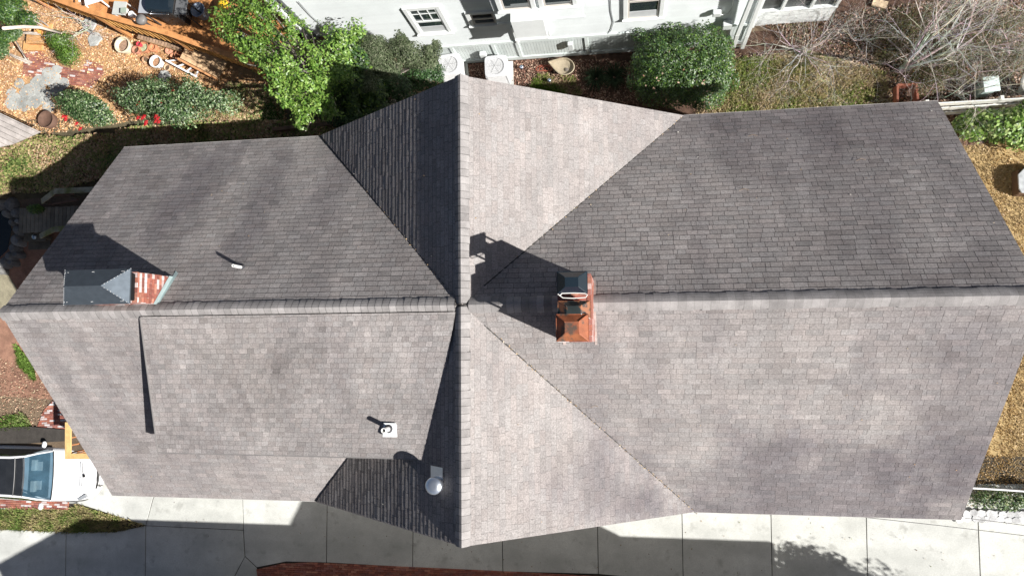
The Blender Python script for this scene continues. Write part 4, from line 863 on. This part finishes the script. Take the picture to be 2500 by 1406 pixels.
# planter ring with leaves
t=thing('round_planter','rusty round planter bowl left of the small camellia','planter',loc=P(128,298,0))
mb=MB(); mb.lathe((0,0,0),[(.22,0),(.27,.28),(.25,.28),(.2,.2),(0,.2)],24,(.12,.07,.05)); mb.build('bowl',M_terra,t,smooth=True)
t=thing('timber_edging','long timber edging board at the foot of the green tree','edging',loc=(0,0,0))
mb=MB(); mb.beam(P(668,318,.25),P(812,304,.25),.09,.2,(.20,.13,.09)); mb.build('board',M_wood,t); mb=MB(); mb.beam(P(812,304,.25),P(808,280,.25),.09,.2,(.20,.13,.09)); mb.build('end_board',M_wood,t)
t=thing('raised_bed','rust red framed planting bed above the right eave','planter')
q=[P(2187,262,.3),P(2187,212,.3),P(2232,210,.3),P(2238,262,.3)]
for a,b in zip(q,q[1:]): mb=MB(); mb.beam(a,b,.06,.3,(.22,.08,.05)); mb.build('side_board',M_wood,t)
t=thing('plank','pale plank lying by the corner of the white house','plank',loc=P(2148,10,.1)); mb=MB(); mb.box((0,0,0),(.42,.22,.05),rz=-.35,col=(.55,.42,.28)); mb.build('board',M_wood,t)
# ---------------------------------------------------------------- side door landing frame over the car
lf=thing('landing_rail','new yellow pine corner railing beside the west wall','railing')
zt=1.55; A=P(167,1030,zt); Bq=P(167,1113,zt); Cq=P(240,1113,zt)
PINE=(.62,.40,.17)
mb=MB(); mb.beam(A,Bq-Vector((0,.09,0)),.2,.045,PINE); mb.build('top_rail',M_wood,lf,bevel=.004)
mb=MB(); mb.beam(Bq+Vector((.10,0,.001)),Cq,.17,.045,tuple(a*.95 for a in PINE)); mb.build('top_rail',M_wood,lf,bevel=.004)
for k in range(4):
    p=A.lerp(Bq,.25+.22*k); mb=MB(); mb.beam(p+Vector((.03,0,-.03)),(p.x+.03,p.y,.5),.04,.04,(.45,.2,.09)); mb.build('baluster',M_wood,lf)
for k in range(4):
    p=Bq.lerp(Cq,.25+.2*k); mb=MB(); mb.beam(p+Vector((0,.02,-.03)),(p.x,p.y+.02,.5),.04,.04,(.45,.2,.09)); mb.build('baluster',M_wood,lf)
for p in (A,Bq): mb=MB(); mb.beam(p-Vector((-.04,0,.03)),(p.x+.04,p.y,0),.1,.1,(.4,.2,.1)); mb.build('post',M_wood,lf)
mb=MB(); a=P(178,1040,.5); b=P(240,1106,.5); 
for k in range(5): mb.box(((a.x+b.x)/2+.35,a.y-.06-k*.15,.5),(b.x-a.x+.9,.13,.04),col=wc((.3,.14,.07)))
mb.build('landing',M_wood,lf)
rw=thing('landing_shade','low near black block painting the shade of the landing behind the white car','wall')
mb=MB(); q=G([(-80,1048),(60,1043),(158,1052),(158,1078),(60,1084),(-80,1084)],.3); mb.prism(q[::-1],0,.84,(.05,.045,.04)); mb.build('wall',M_stone,rw)  # near-black block paints the landing's cast shade onto the ground
# ---------------------------------------------------------------- car
def car():
    t=thing('parked_car','white car with a dark glass roof at the lower left edge','car',loc=P(238,1158,.5)*1)
    t.location.z=0; t.rotation_euler=(0,0,-.02)
    # x backwards negative; stations: x, half width, hood z, centre bulge
    st=[(0.0,.42,.52),(-.06,.62,.60),(-.22,.78,.70),(-.5,.86,.78),(-.9,.885,.86),(-1.3,.89,.92),(-1.7,.895,.97),(-2.4,.90,.98),(-3.2,.90,.98),(-4.0,.885,.98),(-4.45,.82,.95),(-4.6,.66,.75)]
    mb=MB(); n=len(st); prof=[]
    for x,w_,h in st:
        p=[(0,h+.02),(w_*.45,h+.015),(w_*.78,h-.01),(w_*.93,h-.07),(w_*1.0,h-.2),(w_*1.01,max(.42,h-.38)),(w_*.98,.24),(w_*.85,.2)]
        prof.append([(x,-a,b) for a,b in reversed(p)]+[(x,a,b) for a,b in p[1:]])
    base=len(mb.v); m=len(prof[0])
    for pr in prof: mb.v+=pr
    for i in range(n-1):
        for j in range(m-1): mb.f.append((i*m+j,i*m+j+1,(i+1)*m+j+1,(i+1)*m+j)); mb.c.append(W3)
    mb.f.append(tuple(range(m))); mb.c.append(W3); mb.f.append(tuple((n-1)*m+j for j in reversed(range(m)))); mb.c.append(W3)
    M_car=mat('car_paint',(.80,.81,.82),.25,0,1,coat=.8)
    body=mb.build('body',M_car,t,smooth=True,sub=2)
    # cabin: pillars and roof frame
    cb=MB(); lo=[(-1.28,.80),(-1.34,.84),(-3.9,.80)]
    bot=[(-1.26,-.72,.95),(-1.26,.72,.95),(-1.55,.83,.96),(-4.0,.78,.96),(-4.0,-.78,.96),(-1.55,-.83,.96)]
    # roof side rails
    for s in (1,-1):
        cb.tube([(-1.3,s*.80,.95),(-1.7,s*.72,1.14),(-2.05,s*.64,1.29),(-2.5,s*.61,1.36),(-3.1,s*.60,1.37),(-3.6,s*.62,1.28),(-4.1,s*.7,1.0)],[.035,.035,.04,.045,.045,.045,.05],8)
    cb.build('roof_frame',M_car,t,smooth=True)
    M_wsg=mat('windshield_glass',(1,1,1),.04,.3,2.2,spec=1.0); tt=M_wsg.node_tree; tb_=tt.nodes.new('ShaderNodeBsdfTransparent'); mx=tt.nodes.new('ShaderNodeMixShader'); mx.inputs[0].default_value=.42
    tb_.inputs[0].default_value=(.75,.9,1,1); tt.links.new(tt.nodes['Principled BSDF'].outputs[0],mx.inputs[1]); tt.links.new(tb_.outputs[0],mx.inputs[2]); tt.links.new(mx.outputs[0],tt.nodes['Material Output'].inputs[0])
    gm=mat('car_glass',(1,1,1),.05,.25,2.5,spec=.9)
    ws=MB(); W=[[(-1.27,y*.76,.955-.02*abs(y)) for y in (-1,-.5,0,.5,1)],[(-1.2,y*.7,.95) for y in (-1,-.5,0,.5,1)]]
    r0=[(-1.24+(-.04)*abs(y)**2,y*.77,.955) for y in (-1,-.5,0,.5,1)]; r1=[(-1.62-.03*y*y,y*.71,1.16) for y in (-1,-.5,0,.5,1)]; r2=[(-1.98-.04*y*y,y*.62,1.315-.01*y*y) for y in (-1,-.5,0,.5,1)]
    for A_,B_ in ((r0,r1),(r1,r2)):
        for j in range(4): ws.face([A_[j],A_[j+1],B_[j+1],B_[j]],(.05,.11,.16))
    ws.build('windshield',M_wsg,t)
    it=MB(); 
    it.box((-1.75,0,.985),(.75,1.36,.04),col=(.06,.055,.05))
    it.build('dashboard',M_plastic,t,bevel=.01)
    for s in (-.34,.34):
        it=MB(); it.box((-1.86,s,1.06),(.16,.36,.12),col=(.72,.68,.6)); it.box((-1.7,s*.9,1.02),(.2,.3,.05),col=(.6,.56,.5)); it.build('seat',M_plastic,t,bevel=.02)
    rg_=MB(); r3=[(-2.02-.04*y*y,y*.61,1.33) for y in (-1,-.5,0,.5,1)]; r4=[(-2.6,y*.59,1.395-.015*y*y) for y in (-1,-.5,0,.5,1)]; r5=[(-3.2,y*.58,1.39-.015*y*y) for y in (-1,-.5,0,.5,1)]; r6=[(-3.6,y*.6,1.28) for y in (-1,-.5,0,.5,1)]; r7=[(-4.2,y*.68,1.02) for y in (-1,-.5,0,.5,1)]
    for A_,B_ in ((r3,r4),(r4,r5),(r5,r6),(r6,r7)):
        for j in range(4): rg_.face([A_[j],A_[j+1],B_[j+1],B_[j]],(.02,.022,.025))
    rg_.build('roof_glass',gm,t)
    tr_=MB(); tr_.tube([(-1.99-.04*y*y,y*.62,1.33) for y in (-1,-.5,0,.5,1)],.018,6,(.05,.05,.055)); tr_.tube([(-2.28-.02*y*y,y*.6,1.385) for y in (-1,-.5,0,.5,1)],.012,6,(.2,.2,.2)); tr_.tube([(-1.235-.04*y*y,y*.78,.965) for y in (-1,-.5,0,.5,1)],.016,6,(.02,.02,.02))
    tr_.build('trim',M_plastic,t,smooth=True)
    for s in (1,-1):
        sg=MB(); sg.face([(-1.5,s*.845,.97),(-3.9,s*.80,.97),(-3.5,s*.66,1.28),(-2.5,s*.655,1.33),(-2.05,s*.68,1.28)],(.02,.025,.025)); sg.build('side_window',gm,t)
        mi=MB(); mi.lathe((0,0,0),[(0,-.07),(.07,-.05),(.09,0),(.07,.05),(0,.07)],12); mo=mi.build('mirror',M_car,t,smooth=True); mo.location=(-1.62,s*1.0,.98); mo.scale=(.85,1.3,1)
        hl=MB(); hl.prism([(-.22,s*.60),(-.5,s*.76),(-.42,s*.80),(-.16,s*.70)][::s],.66,.755,(.3,.32,.34)); hl.build('headlight',mat('lamp_glass',(1,1,1),.1,.2,20,spec=.8),t)
        for x in (-.85,-3.75):
            wh=MB(); wh.tube([(x,s*.78,.33),(x,s*.9,.33)],.33,24,(.03,.03,.03)); wo=wh.build('wheel',M_plastic,t); ri=MB(); ri.tube([(x,s*.895,.33),(x,s*.908,.33)],.21,20,(.5,.5,.52)); ri.build('rim',M_galv,wo)
    vt=MB()
    for y0_,y1_ in ((-.36,-.05),(.08,.42)):
        vt.beam((-.36,y0_,.815),(-.36,y1_,.815),.035,.012,(.6,.62,.63)); vt.beam((-.30,y0_,.80),(-.30,y1_,.80),.012,.012,(.25,.25,.25))
    vt.build('hood_vent',M_plastic,t)
    bd=MB(); bd.lathe((-.25,.0,.79),[(.05,0),(.05,.02),(.02,.03),(0,.03)],10,(.02,.02,.02)); bd.build('badge',M_plastic,t)
    gr=MB(); gr.tube([(-.03,-.45,.5),(.03,-.2,.5),(.04,0,.5),(.03,.2,.5),(-.03,.45,.5)],.035,6,(.03,.03,.03)); gr.build('grille',M_plastic,t,smooth=True)
    se=MB()
    return t
car()
# ---------------------------------------------------------------- orange deck of the neighbour
ORG=(.52,.24,.09)
od=thing('orange_deck','orange stained wooden deck with slatted railing at the top left','deck')
zd=3.5
pd=[P0(-20,-60,zd),P0(110,-12,zd),P0(282,66,zd),P0(470,118,zd),P0(640,182,zd),P0(740,110,zd),P0(640,-60,zd)]
poly=[(p.x,p.y) for p in pd]; reg=poly if sum(poly[i][0]*poly[(i+1)%7][1]-poly[(i+1)%7][0]*poly[i][1] for i in range(7))>0 else poly[::-1]
mb=MB(); x=min(a for a,b in poly); ang=.12
while x<max(a for a,b in poly):
    q=clip([(x,0),(x+.135,0),(x+.135-.9,20),(x-.9,20)],reg)
    if len(q)>2: mb.prism(q,zd-.04,zd,wc(ORG,.14))
    x+=.142
mb.build('platform',M_wood,od)
mb=MB(); mb.face([(p.x,p.y,zd-.06) for p in pd],(.1,.05,.02)); mb.build('joists',M_wood,od)
rp=[P0(75,-10,zd),P0(275,62,zd),P0(455,113,zd),P0(632,176,zd)]
for a,b in zip(rp,rp[1:]):
    n=int((b-a).length/.19)
    mb=MB(); mb.beam(a+Vector((0,0,.88)),b+Vector((0,0,.88)),.15,.035,wc(ORG,.05)); mb.build('handrail',M_wood,od,bevel=.004)
    mb=MB(); mb.beam(a+Vector((0,0,.1)),b+Vector((0,0,.1)),.04,.07,ORG); mb.build('bottom_rail',M_wood,od)
    for k in range(n):
        p=a.lerp(b,(k+.5)/n); mb=MB(); mb.beam(p+Vector((0,0,.03)),p+Vector((0,0,.86)),.035,.06,wc((.62,.34,.11),.12)); mb.build('baluster',M_wood,od)
for p in rp:
    mb=MB(); mb.box((p.x,p.y,3.5),(.1,.1,1.8),col=wc(ORG)); mb.build('post',M_wood,od)
# ramp plank and stair treads below the rail
rmp=thing('deck_ramp','tan plank ramp running down from the orange deck','ramp')
a=P(450,122,.6); b=P(545,172,.2)
mb=MB(); 
for k in range(4): 
    o_=Vector((.12,-.0,0))*0; n0=Vector((b.y-a.y,a.x-b.x,0)).normalized()*.14*(k-1.5); mb.beam(a+n0,b+n0,.13,.035,wc((.50,.34,.20),.1))
mb.build('surface',M_wood,rmp)
for s in (-.33,.33):
    n0=Vector((b.y-a.y,a.x-b.x,0)).normalized()*s; mb=MB(); mb.beam(a+n0+Vector((0,0,.05)),b+n0+Vector((0,0,.05)),.06,.14,wc((.40,.20,.09),.05)); mb.build('side_board',M_wood,rmp)
stp=thing('wooden_pallet','row of short brown slats on rails under the deck edge','slats')
a=P(343,80,.3); b=P(452,112,.3); n0=Vector((b.y-a.y,a.x-b.x,0)).normalized()
for s in (-.2,.2): mb=MB(); mb.beam(a+n0*s,b+n0*s,.04,.05,(.40,.25,.12)); mb.build('rail',M_wood,stp)
for k in range(15):
    p=a.lerp(b,(k+.3)/15); mb=MB(); mb.beam(p-n0*.21+Vector((0,0,.04)),p+n0*.21+Vector((0,0,.04)),.075,.02,wc((.36,.24,.16),.2)); mb.build('slat',M_wood,stp)
bx=thing('wooden_steps','orange timber steps half hidden by the corner evergreen','steps')
for (x,y,w_,d_,z_) in ((105,70,.62,.32,.5),(85,95,.62,.3,.3),(80,112,.7,.3,.14)):
    o_=P(x,y,z_); zb_=o_.z-z_; mb=MB(); mb.box((o_.x,o_.y,o_.z-.02),(w_,d_,.045),rz=-.1,col=wc((.55,.30,.12),.08)); mb.box((o_.x,o_.y-d_/2+.03,zb_+z_/2-.03),(w_*.98,.03,z_-.06),rz=-.1,col=wc((.5,.25,.1))); mb.build('step',M_wood,bx,bevel=.004)
mb=MB(); mb.beam(P(92,68,.6),P(125,105,.1),.05,.2,(.62,.34,.08)); mb.build('stringer',M_wood,bx)
# barbecue
gr=thing('barbecue_grill','black lidded gas grill with side shelves on the orange deck','grill',loc=P0(445,50,zd)); gr.rotation_euler=(0,0,-.12)
def gp(mb): return mb
mb=MB(); n=14
for k in range(n):
    a0=math.pi*k/n; a1=math.pi*(k+1)/n; f_=lambda a:(-.24*math.cos(a),.93+.22*math.sin(a))
    y0_,z0_=f_(a0); y1_,z1_=f_(a1); mb.face([(-.36,y0_,z0_),(.36,y0_,z0_),(.36,y1_,z1_),(-.36,y1_,z1_)])
for x in (-.36,.36): mb.face([(x,-.24*math.cos(math.pi*k/n),.93+.22*math.sin(math.pi*k/n)) for k in range(n+1)])
mb.build('lid',M_black,gr,bevel=.01)
mb=MB(); mb.prism([(-.36,-.25),(.36,-.25),(.36,.25),(-.36,.25)],.70,.925,(.03,.03,.03)); mb.build('firebox',M_plastic,gr,bevel=.01)
for s,c_ in ((-.56,(.35,.37,.40)),(.57,(.12,.125,.13))): mb=MB(); mb.box((s,0,.88),(.36,.46,.03),col=c_); mb.build('side_shelf',M_plastic,gr,bevel=.008)
mb=MB(); mb.box((0,.02,.35),(.66,.42,.6),col=(.03,.03,.032)); mb.build('cabinet',M_plastic,gr,bevel=.008)
mb=MB(); mb.tube([(-.27,-.28,.98),(.27,-.28,.98)],.014,8,(.8,.8,.8)); mb.build('handle',M_galv,gr,smooth=True)
for x in (-.66,.66):
    for y in (-.18,.18): mb=MB(); mb.box((x,y,.43),(.035,.035,.86),col=(.04,.04,.04)); mb.build('leg',M_plastic,gr)
# white folding chair at the top edge
fc=thing('lounge_chair','white plastic lounge chair cut by the top edge','chair',loc=P0(250,12,zd)); fc.rotation_euler=(0,0,.2)
WH=(.8,.8,.8)
mb=MB(); mb.box((0,.1,.38),(.56,.5,.035),col=WH); mb.build('seat',M_plastic,fc,bevel=.015)
mb=MB(); mb.box((0,0,0),(.56,.035,.6),col=WH); o=mb.build('backrest',M_plastic,fc,bevel=.015); o.location=(0,.42,.66); o.rotation_euler=(.35,0,0)
for sx in (-.26,.26):
    for sy,tp in ((-.2,.36),(.38,.36)): mb=MB(); mb.beam((sx,sy*.7,tp),(sx*1.25,sy*1.35,0),.035,.035,WH); mb.build('leg',M_plastic,fc)
    mb=MB(); mb.box((sx*1.12,.12,.58),(.06,.5,.025),col=WH); mb.build('armrest',M_plastic,fc,bevel=.01)
# small grey side table with odds
stb=thing('side_table','small pale grey table holding clutter near the grill','table',loc=P0(318,38,zd)); stb.rotation_euler=(0,0,-.15)
mb=MB(); mb.box((0,0,.45),(.42,.4,.03),col=(.45,.47,.45)); mb.build('tabletop',M_plastic,stb,bevel=.006)
for x in (-.18,.18):
    for y in (-.17,.17): mb=MB(); mb.box((x,y,.22),(.03,.03,.43),col=(.5,.5,.5)); mb.build('leg',M_plastic,stb)
o=thing('plastic_tub','white plastic tub on the small grey table','tub',loc=P0(328,40,zd+.47)); mb=MB(); mb.lathe((0,0,0),[(.07,0),(.09,.14),(.08,.14),(.06,.02),(0,.02)],14,WH); mb.build('bowl',M_plastic,o,smooth=True)
o=thing('plastic_box','flat white box on the small grey table','box',loc=P0(308,30,zd+.47)); mb=MB(); mb.box((0,0,.05),(.18,.14,.1),col=(.6,.62,.6)); mb.build('body',M_plastic,o,bevel=.01); mb=MB(); mb.box((0,0,.11),(.19,.15,.02),col=(.3,.36,.3)); mb.build('lid',M_plastic,o,bevel=.005)
# globe post
gl=thing('post_lamp','dull grey round lamp head on a slim post at the deck rail','lamp',loc=P(440,112,.2))
mb=MB(); mb.tube([(0,0,0),(0,0,1.62)],.03,8,(.06,.06,.06)); mb.build('pole',M_plastic,gl)
mb=MB(); mb.lathe((0,0,1.6),[(.03,0),(.13,.05),(.15,.16),(.13,.2),(0,.23)],20,(.16,.155,.15)); mb.build('head',M_plastic,gl,smooth=True)
# toys
ty=thing('toy_scooter','yellow and pink ride on toy under the tree by the deck','toy',loc=P0(575,38,zd)); ty.rotation_euler=(0,0,-.7)
mb=MB(); mb.tube([(-.3,0,.2),(0,0,.3),(.25,0,.35)],[.05,.06,.04],8,(.7,.1,.15)); mb.build('frame',M_plastic,ty,smooth=True)
mb=MB(); mb.lathe((0,0,0),[(0,0),(.16,.02),(.17,.08),(.05,.1),(0,.1)],16,(.8,.5,.03)); o=mb.build('seat',M_plastic,ty,smooth=True); o.location=(-.25,0,.3)
for x in (-.3,.28): mb=MB(); mb.tube([(x,-.03,.14),(x,.03,.14)],.14,16,(.05,.05,.06)); mb.build('wheel',M_plastic,ty)
mb=MB(); mb.tube([(.28,-.2,.55),(.28,.2,.55)],.018,8,(.75,.3,.4)); mb.tube([(.28,0,.15),(.28,0,.55)],.02,8,(.75,.3,.4)); mb.build('handlebar',M_plastic,ty)
tb=thing('storage_tub','pale blue grey tub on the deck right of the grill','tub',loc=P0(500,38,zd)); mb=MB(); mb.lathe((0,0,0),[(.16,0),(.2,.35),(.22,.36),(.19,.36),(.15,.05),(0,.05)],20,(.30,.36,.45)); mb.build('body',M_plastic,tb,smooth=True)
# pots
def pot(name,label,px,py,r,h,c,z=0,fill=(.12,.08,.05),tilt=0,grp='plant pots below the deck',wall=.88,m=None):
    t=thing(name,label,'pot',grp,P(px,py,z)); t.rotation_euler=(tilt,0,0)
    mb=MB(); mb.lathe((0,0,0),[(r*.7,0),(r*.95,h*.8),(r,h*.8),(r,h),(r*wall,h),(r*wall*.85,h*.55)],28,c); mb.build('pot',m or M_terra,t)
    mb=MB(); mb.lathe((0,0,0),[(r*.84,h*.62),(r*.4,h*.68),(0,h*.7)],16,fill); mb.build('potting_soil',M_soil2,t)
    return t
M_soil2=mat('potting_soil',(1,1,1),.95,.3,20,.3,60)
TC=(.50,.22,.12)
pot('round_planter','large cream round planter with a dark gap behind it',315,120,.25,.32,(.62,.56,.42),fill=(.3,.2,.14))
pot('round_planter','white round pot half filled with dry leaves',392,158,.19,.26,(.78,.79,.78),fill=(.35,.2,.12))
pot('plant_pot','reddish square shouldered pot beside the cream planter',341,128,.12,.2,(.48,.22,.15))
pot('plant_pot','dark rimmed terracotta pot with a pale plant inside',360,122,.17,.2,TC,fill=(.35,.4,.25))
pot('plant_pot','terracotta pot with nested saucers in the middle of the row',383,122,.14,.2,(.55,.25,.13),fill=(.5,.22,.11),wall=.6)
pot('plant_pot','pale upturned terracotta saucer stack behind the white rack',418,128,.11,.14,(.6,.3,.2),fill=(.55,.28,.18),wall=.4)
pot('plant_pot','terracotta pot nearest the plank ramp',447,140,.16,.2,(.56,.25,.14),fill=(.52,.23,.12),wall=.6)
pot('plant_pot','small terracotta pot between the rack and the ramp',430,143,.11,.15,(.52,.24,.14))
pot('plant_pot','brown pot lying low in front of the terracotta row',363,145,.13,.16,(.42,.25,.15),tilt=.7)
pot('plant_pot','round terracotta bowl standing inside the white rack',478,165,.14,.12,(.5,.24,.15),fill=(.45,.2,.13))
pot('plant_pot','flat tan pot right of the white pot',412,168,.1,.1,(.6,.42,.28))
pot('plant_pot','bright red small pot on top of the row',345,112,.07,.14,(.55,.05,.08),z=.15)
pot('plant_pot','pale terracotta pot just above the white pot',386,143,.08,.12,(.6,.36,.24))
rk=thing('white_rack','white metal rack lying among the flower pots','rack')
q=[P(405,148,.3),P(480,188,.25),P(492,158,.3),P(462,142,.32)]
for a,b in ((0,1),(3,2)): mb=MB(); mb.beam(q[a],q[b],.05,.04,WH); mb.build('side_rail',M_plastic,rk)
for k in (.05,.38,.68,.97): mb=MB(); mb.beam(q[0].lerp(q[1],k),q[3].lerp(q[2],k),.035,.03,WH); mb.build('crossbar',M_plastic,rk)
# ---------------------------------------------------------------- air conditioners and yard objects
def ac(label,px,py,w_,h=.8,rz=.03):
    t=thing('air_conditioner',label,'air conditioner','air conditioners by the white wall',P(px,py,0)); t.location.z=.03; t.rotation_euler=(0,0,rz)
    mb=MB(); mb.box((0,0,h/2),(w_,w_,h-.06),col=(.5,.51,.52))
    for k in range(14): 
        for s in (-1,1): mb.box((s*(w_/2+.006),0,.1+k*.05),(.012,w_*.85,.018),col=(.6,.6,.6)); mb.box((0,s*(w_/2+.006),.1+k*.05),(w_*.85,.012,.018),col=(.6,.6,.6))
    mb.build('cabinet',M_plastic,t,bevel=.03)
    mb=MB(); rr=w_*.40; N=36; o_=w_/2+.01
    ring=[(rr*math.cos(2*math.pi*j/N),rr*math.sin(2*math.pi*j/N)) for j in range(N)]
    sq=[]
    for x,y in ring: k=min(o_/max(abs(x),abs(y),1e-6),1.28*o_/rr*.98); sq.append((x*k,y*k))
    for j in range(N):
        k=(j+1)%N; mb.face([(*ring[j],h),(*sq[j],h-.005),(*sq[k],h-.005),(*ring[k],h)],(.50,.51,.53)); mb.face([(*ring[j],h),(*ring[k],h),(*ring[k],h-.06),(*ring[j],h-.06)],(.5,.5,.5)); mb.face([(*sq[j],h-.005),(*sq[j],h-.06),(*sq[k],h-.06),(*sq[k],h-.005)],(.85,.85,.85))
    mb.build('top_panel',M_plastic,t)
    mb=MB(); mb.lathe((0,0,h-.13),[(rr,0),(0,0)],N,(.16,.17,.18)); mb.build('shroud',M_plastic,t)
    mb=MB(); mb.lathe((0,0,h-.1),[(.07,0),(.07,.03),(0,.04)],16,(.2,.2,.2)); 
    for k in range(3):
        a=k*2.094+.4; c_,s_=math.cos(a),math.sin(a); f_=lambda r_,t_:(r_*c_-t_*s_,r_*s_+t_*c_,h-.1+.02*(t_>0))
        mb.face([f_(.06,-.04),f_(rr*.9,-.1),f_(rr*.9,.12),f_(.06,.05)],(.24,.25,.27))
    mb.build('fan',M_plastic,t)
    mb=MB()
    for k in range(5): mb.lathe((0,0,h+.005),[(rr*(k+1)/5.2-.002,0),(rr*(k+1)/5.2+.002,.0),(rr*(k+1)/5.2,.004)],N,(.4,.4,.42))
    for k in range(6): a=k*1.047; mb.tube([(0,0,h+.01),(rr*math.cos(a),rr*math.sin(a),h+.004)],.004,4,(.45,.45,.46))
    mb.build('grille',M_plastic,t)
    sl_=MB(); sl_.box((0,0,-.01),(w_+.22,w_+.2,.07),col=(1,1,1)); sl_.build('pad',M_conc,t)
ac('white fan topped air conditioner fully in the sun above the gable',1221,186,.66)
ac('white air conditioner half hidden behind the gable peak and shrub',1112,182,.66,rz=.1)
t=thing('garden_basin','tan teardrop shaped basin in the dark mulch','basin',loc=P(1378,172,0)); t.rotation_euler=(0,0,-.35)
mb=MB(); K=32; ou=[]; 
for j in range(K):
    a=2*math.pi*j/K; r_=.34*(1+.0*math.cos(a)); x=r_*math.cos(a)*1.05; y=r_*math.sin(a)*.82
    if x<0: y*=(1-(-x/.36)**1.5*.75); x*=1.45
    ou.append((x,y))
for (s0,z0,s1,z1) in ((1,.34,.93,.35),(.93,.35,.8,.27),(.8,.27,.4,.22),(.4,.22,.02,.21),(1,.34,.6,.16),(.6,.16,.3,.1)):
    for j in range(K): k=(j+1)%K; mb.face([(ou[j][0]*s0,ou[j][1]*s0,z0),(ou[k][0]*s0,ou[k][1]*s0,z0),(ou[k][0]*s1,ou[k][1]*s1,z1),(ou[j][0]*s1,ou[j][1]*s1,z1)],(.34,.29,.21))
mb.build('basin',mat('basin_stone',(1,1,1),.7,.15,6,.1,50),t,smooth=True); mb=MB(); mb.lathe((0,0,0),[(.13,0),(.1,.1),(.14,.2)],16,(.3,.26,.2)); mb.build('pedestal',M_stone,t,smooth=True)
mb=MB(); mb.lathe((.12,-.05,.225),[(.05,.0),(.06,.03),(.02,.04),(0,.04)],12,(.16,.14,.12)); mb.build('plug',M_stone,t)
def disc(label,px,py):
    t=thing('solar_light',label,'garden light','round garden lights in the mulch',P(px,py,0)); t.location.z=0
    mb=MB(); mb.lathe((0,0,0),[(.015,0),(.015,.2),(.055,.21),(.06,.25),(.03,.27),(0,.27)],18,(.55,.6,.7)); mb.build('head',M_galv,t,smooth=True)
disc('round glass light between the air conditioner and the basin',1276,171); disc('round glass light on the small grass patch',1343,203)
t=thing('garden_hose','faded red hose coil lying left of the tan basin','hose'); mb=MB()
pts=[P(1318+14*math.cos(a)+a*1.3,168+7*math.sin(a)*(1+.2*math.sin(a*3)),.05+.01*a/6) for a in [i*.45 for i in range(40)]]; mb.tube(pts,.014,6,(.28,.08,.05)); mb.build('hose',M_plastic,t,smooth=True)

# ---------------------------------------------------------------- overhead cables at the lower right
def wire(label,a,b,r,col,sag=.05):
    a=Vector(a);b=Vector(b); pts=[a.lerp(b,k/12)-Vector((0,0,sag*4*(k/12)*(1-k/12))) for k in range(13)]
    mb=MB(); mb.tube(pts,r,6,col); o=mb.build('overhead_cable',M_plastic); tag(o,label,'cable')
wire('thick white cable leaving the right gable above the low bush',P(2358,1190,4.6),P(2560,1203,4.6),.022,(.8,.8,.8))
wire('thin dark cable crossing the driveway, upper of the pair',P(2355,1264,4.0),P(2560,1290,4.0),.007,(.1,.1,.1))
wire('thin dark cable crossing the driveway, lower of the pair',P(2110,1262,4.3),P(2560,1314,4.3),.007,(.1,.1,.1))
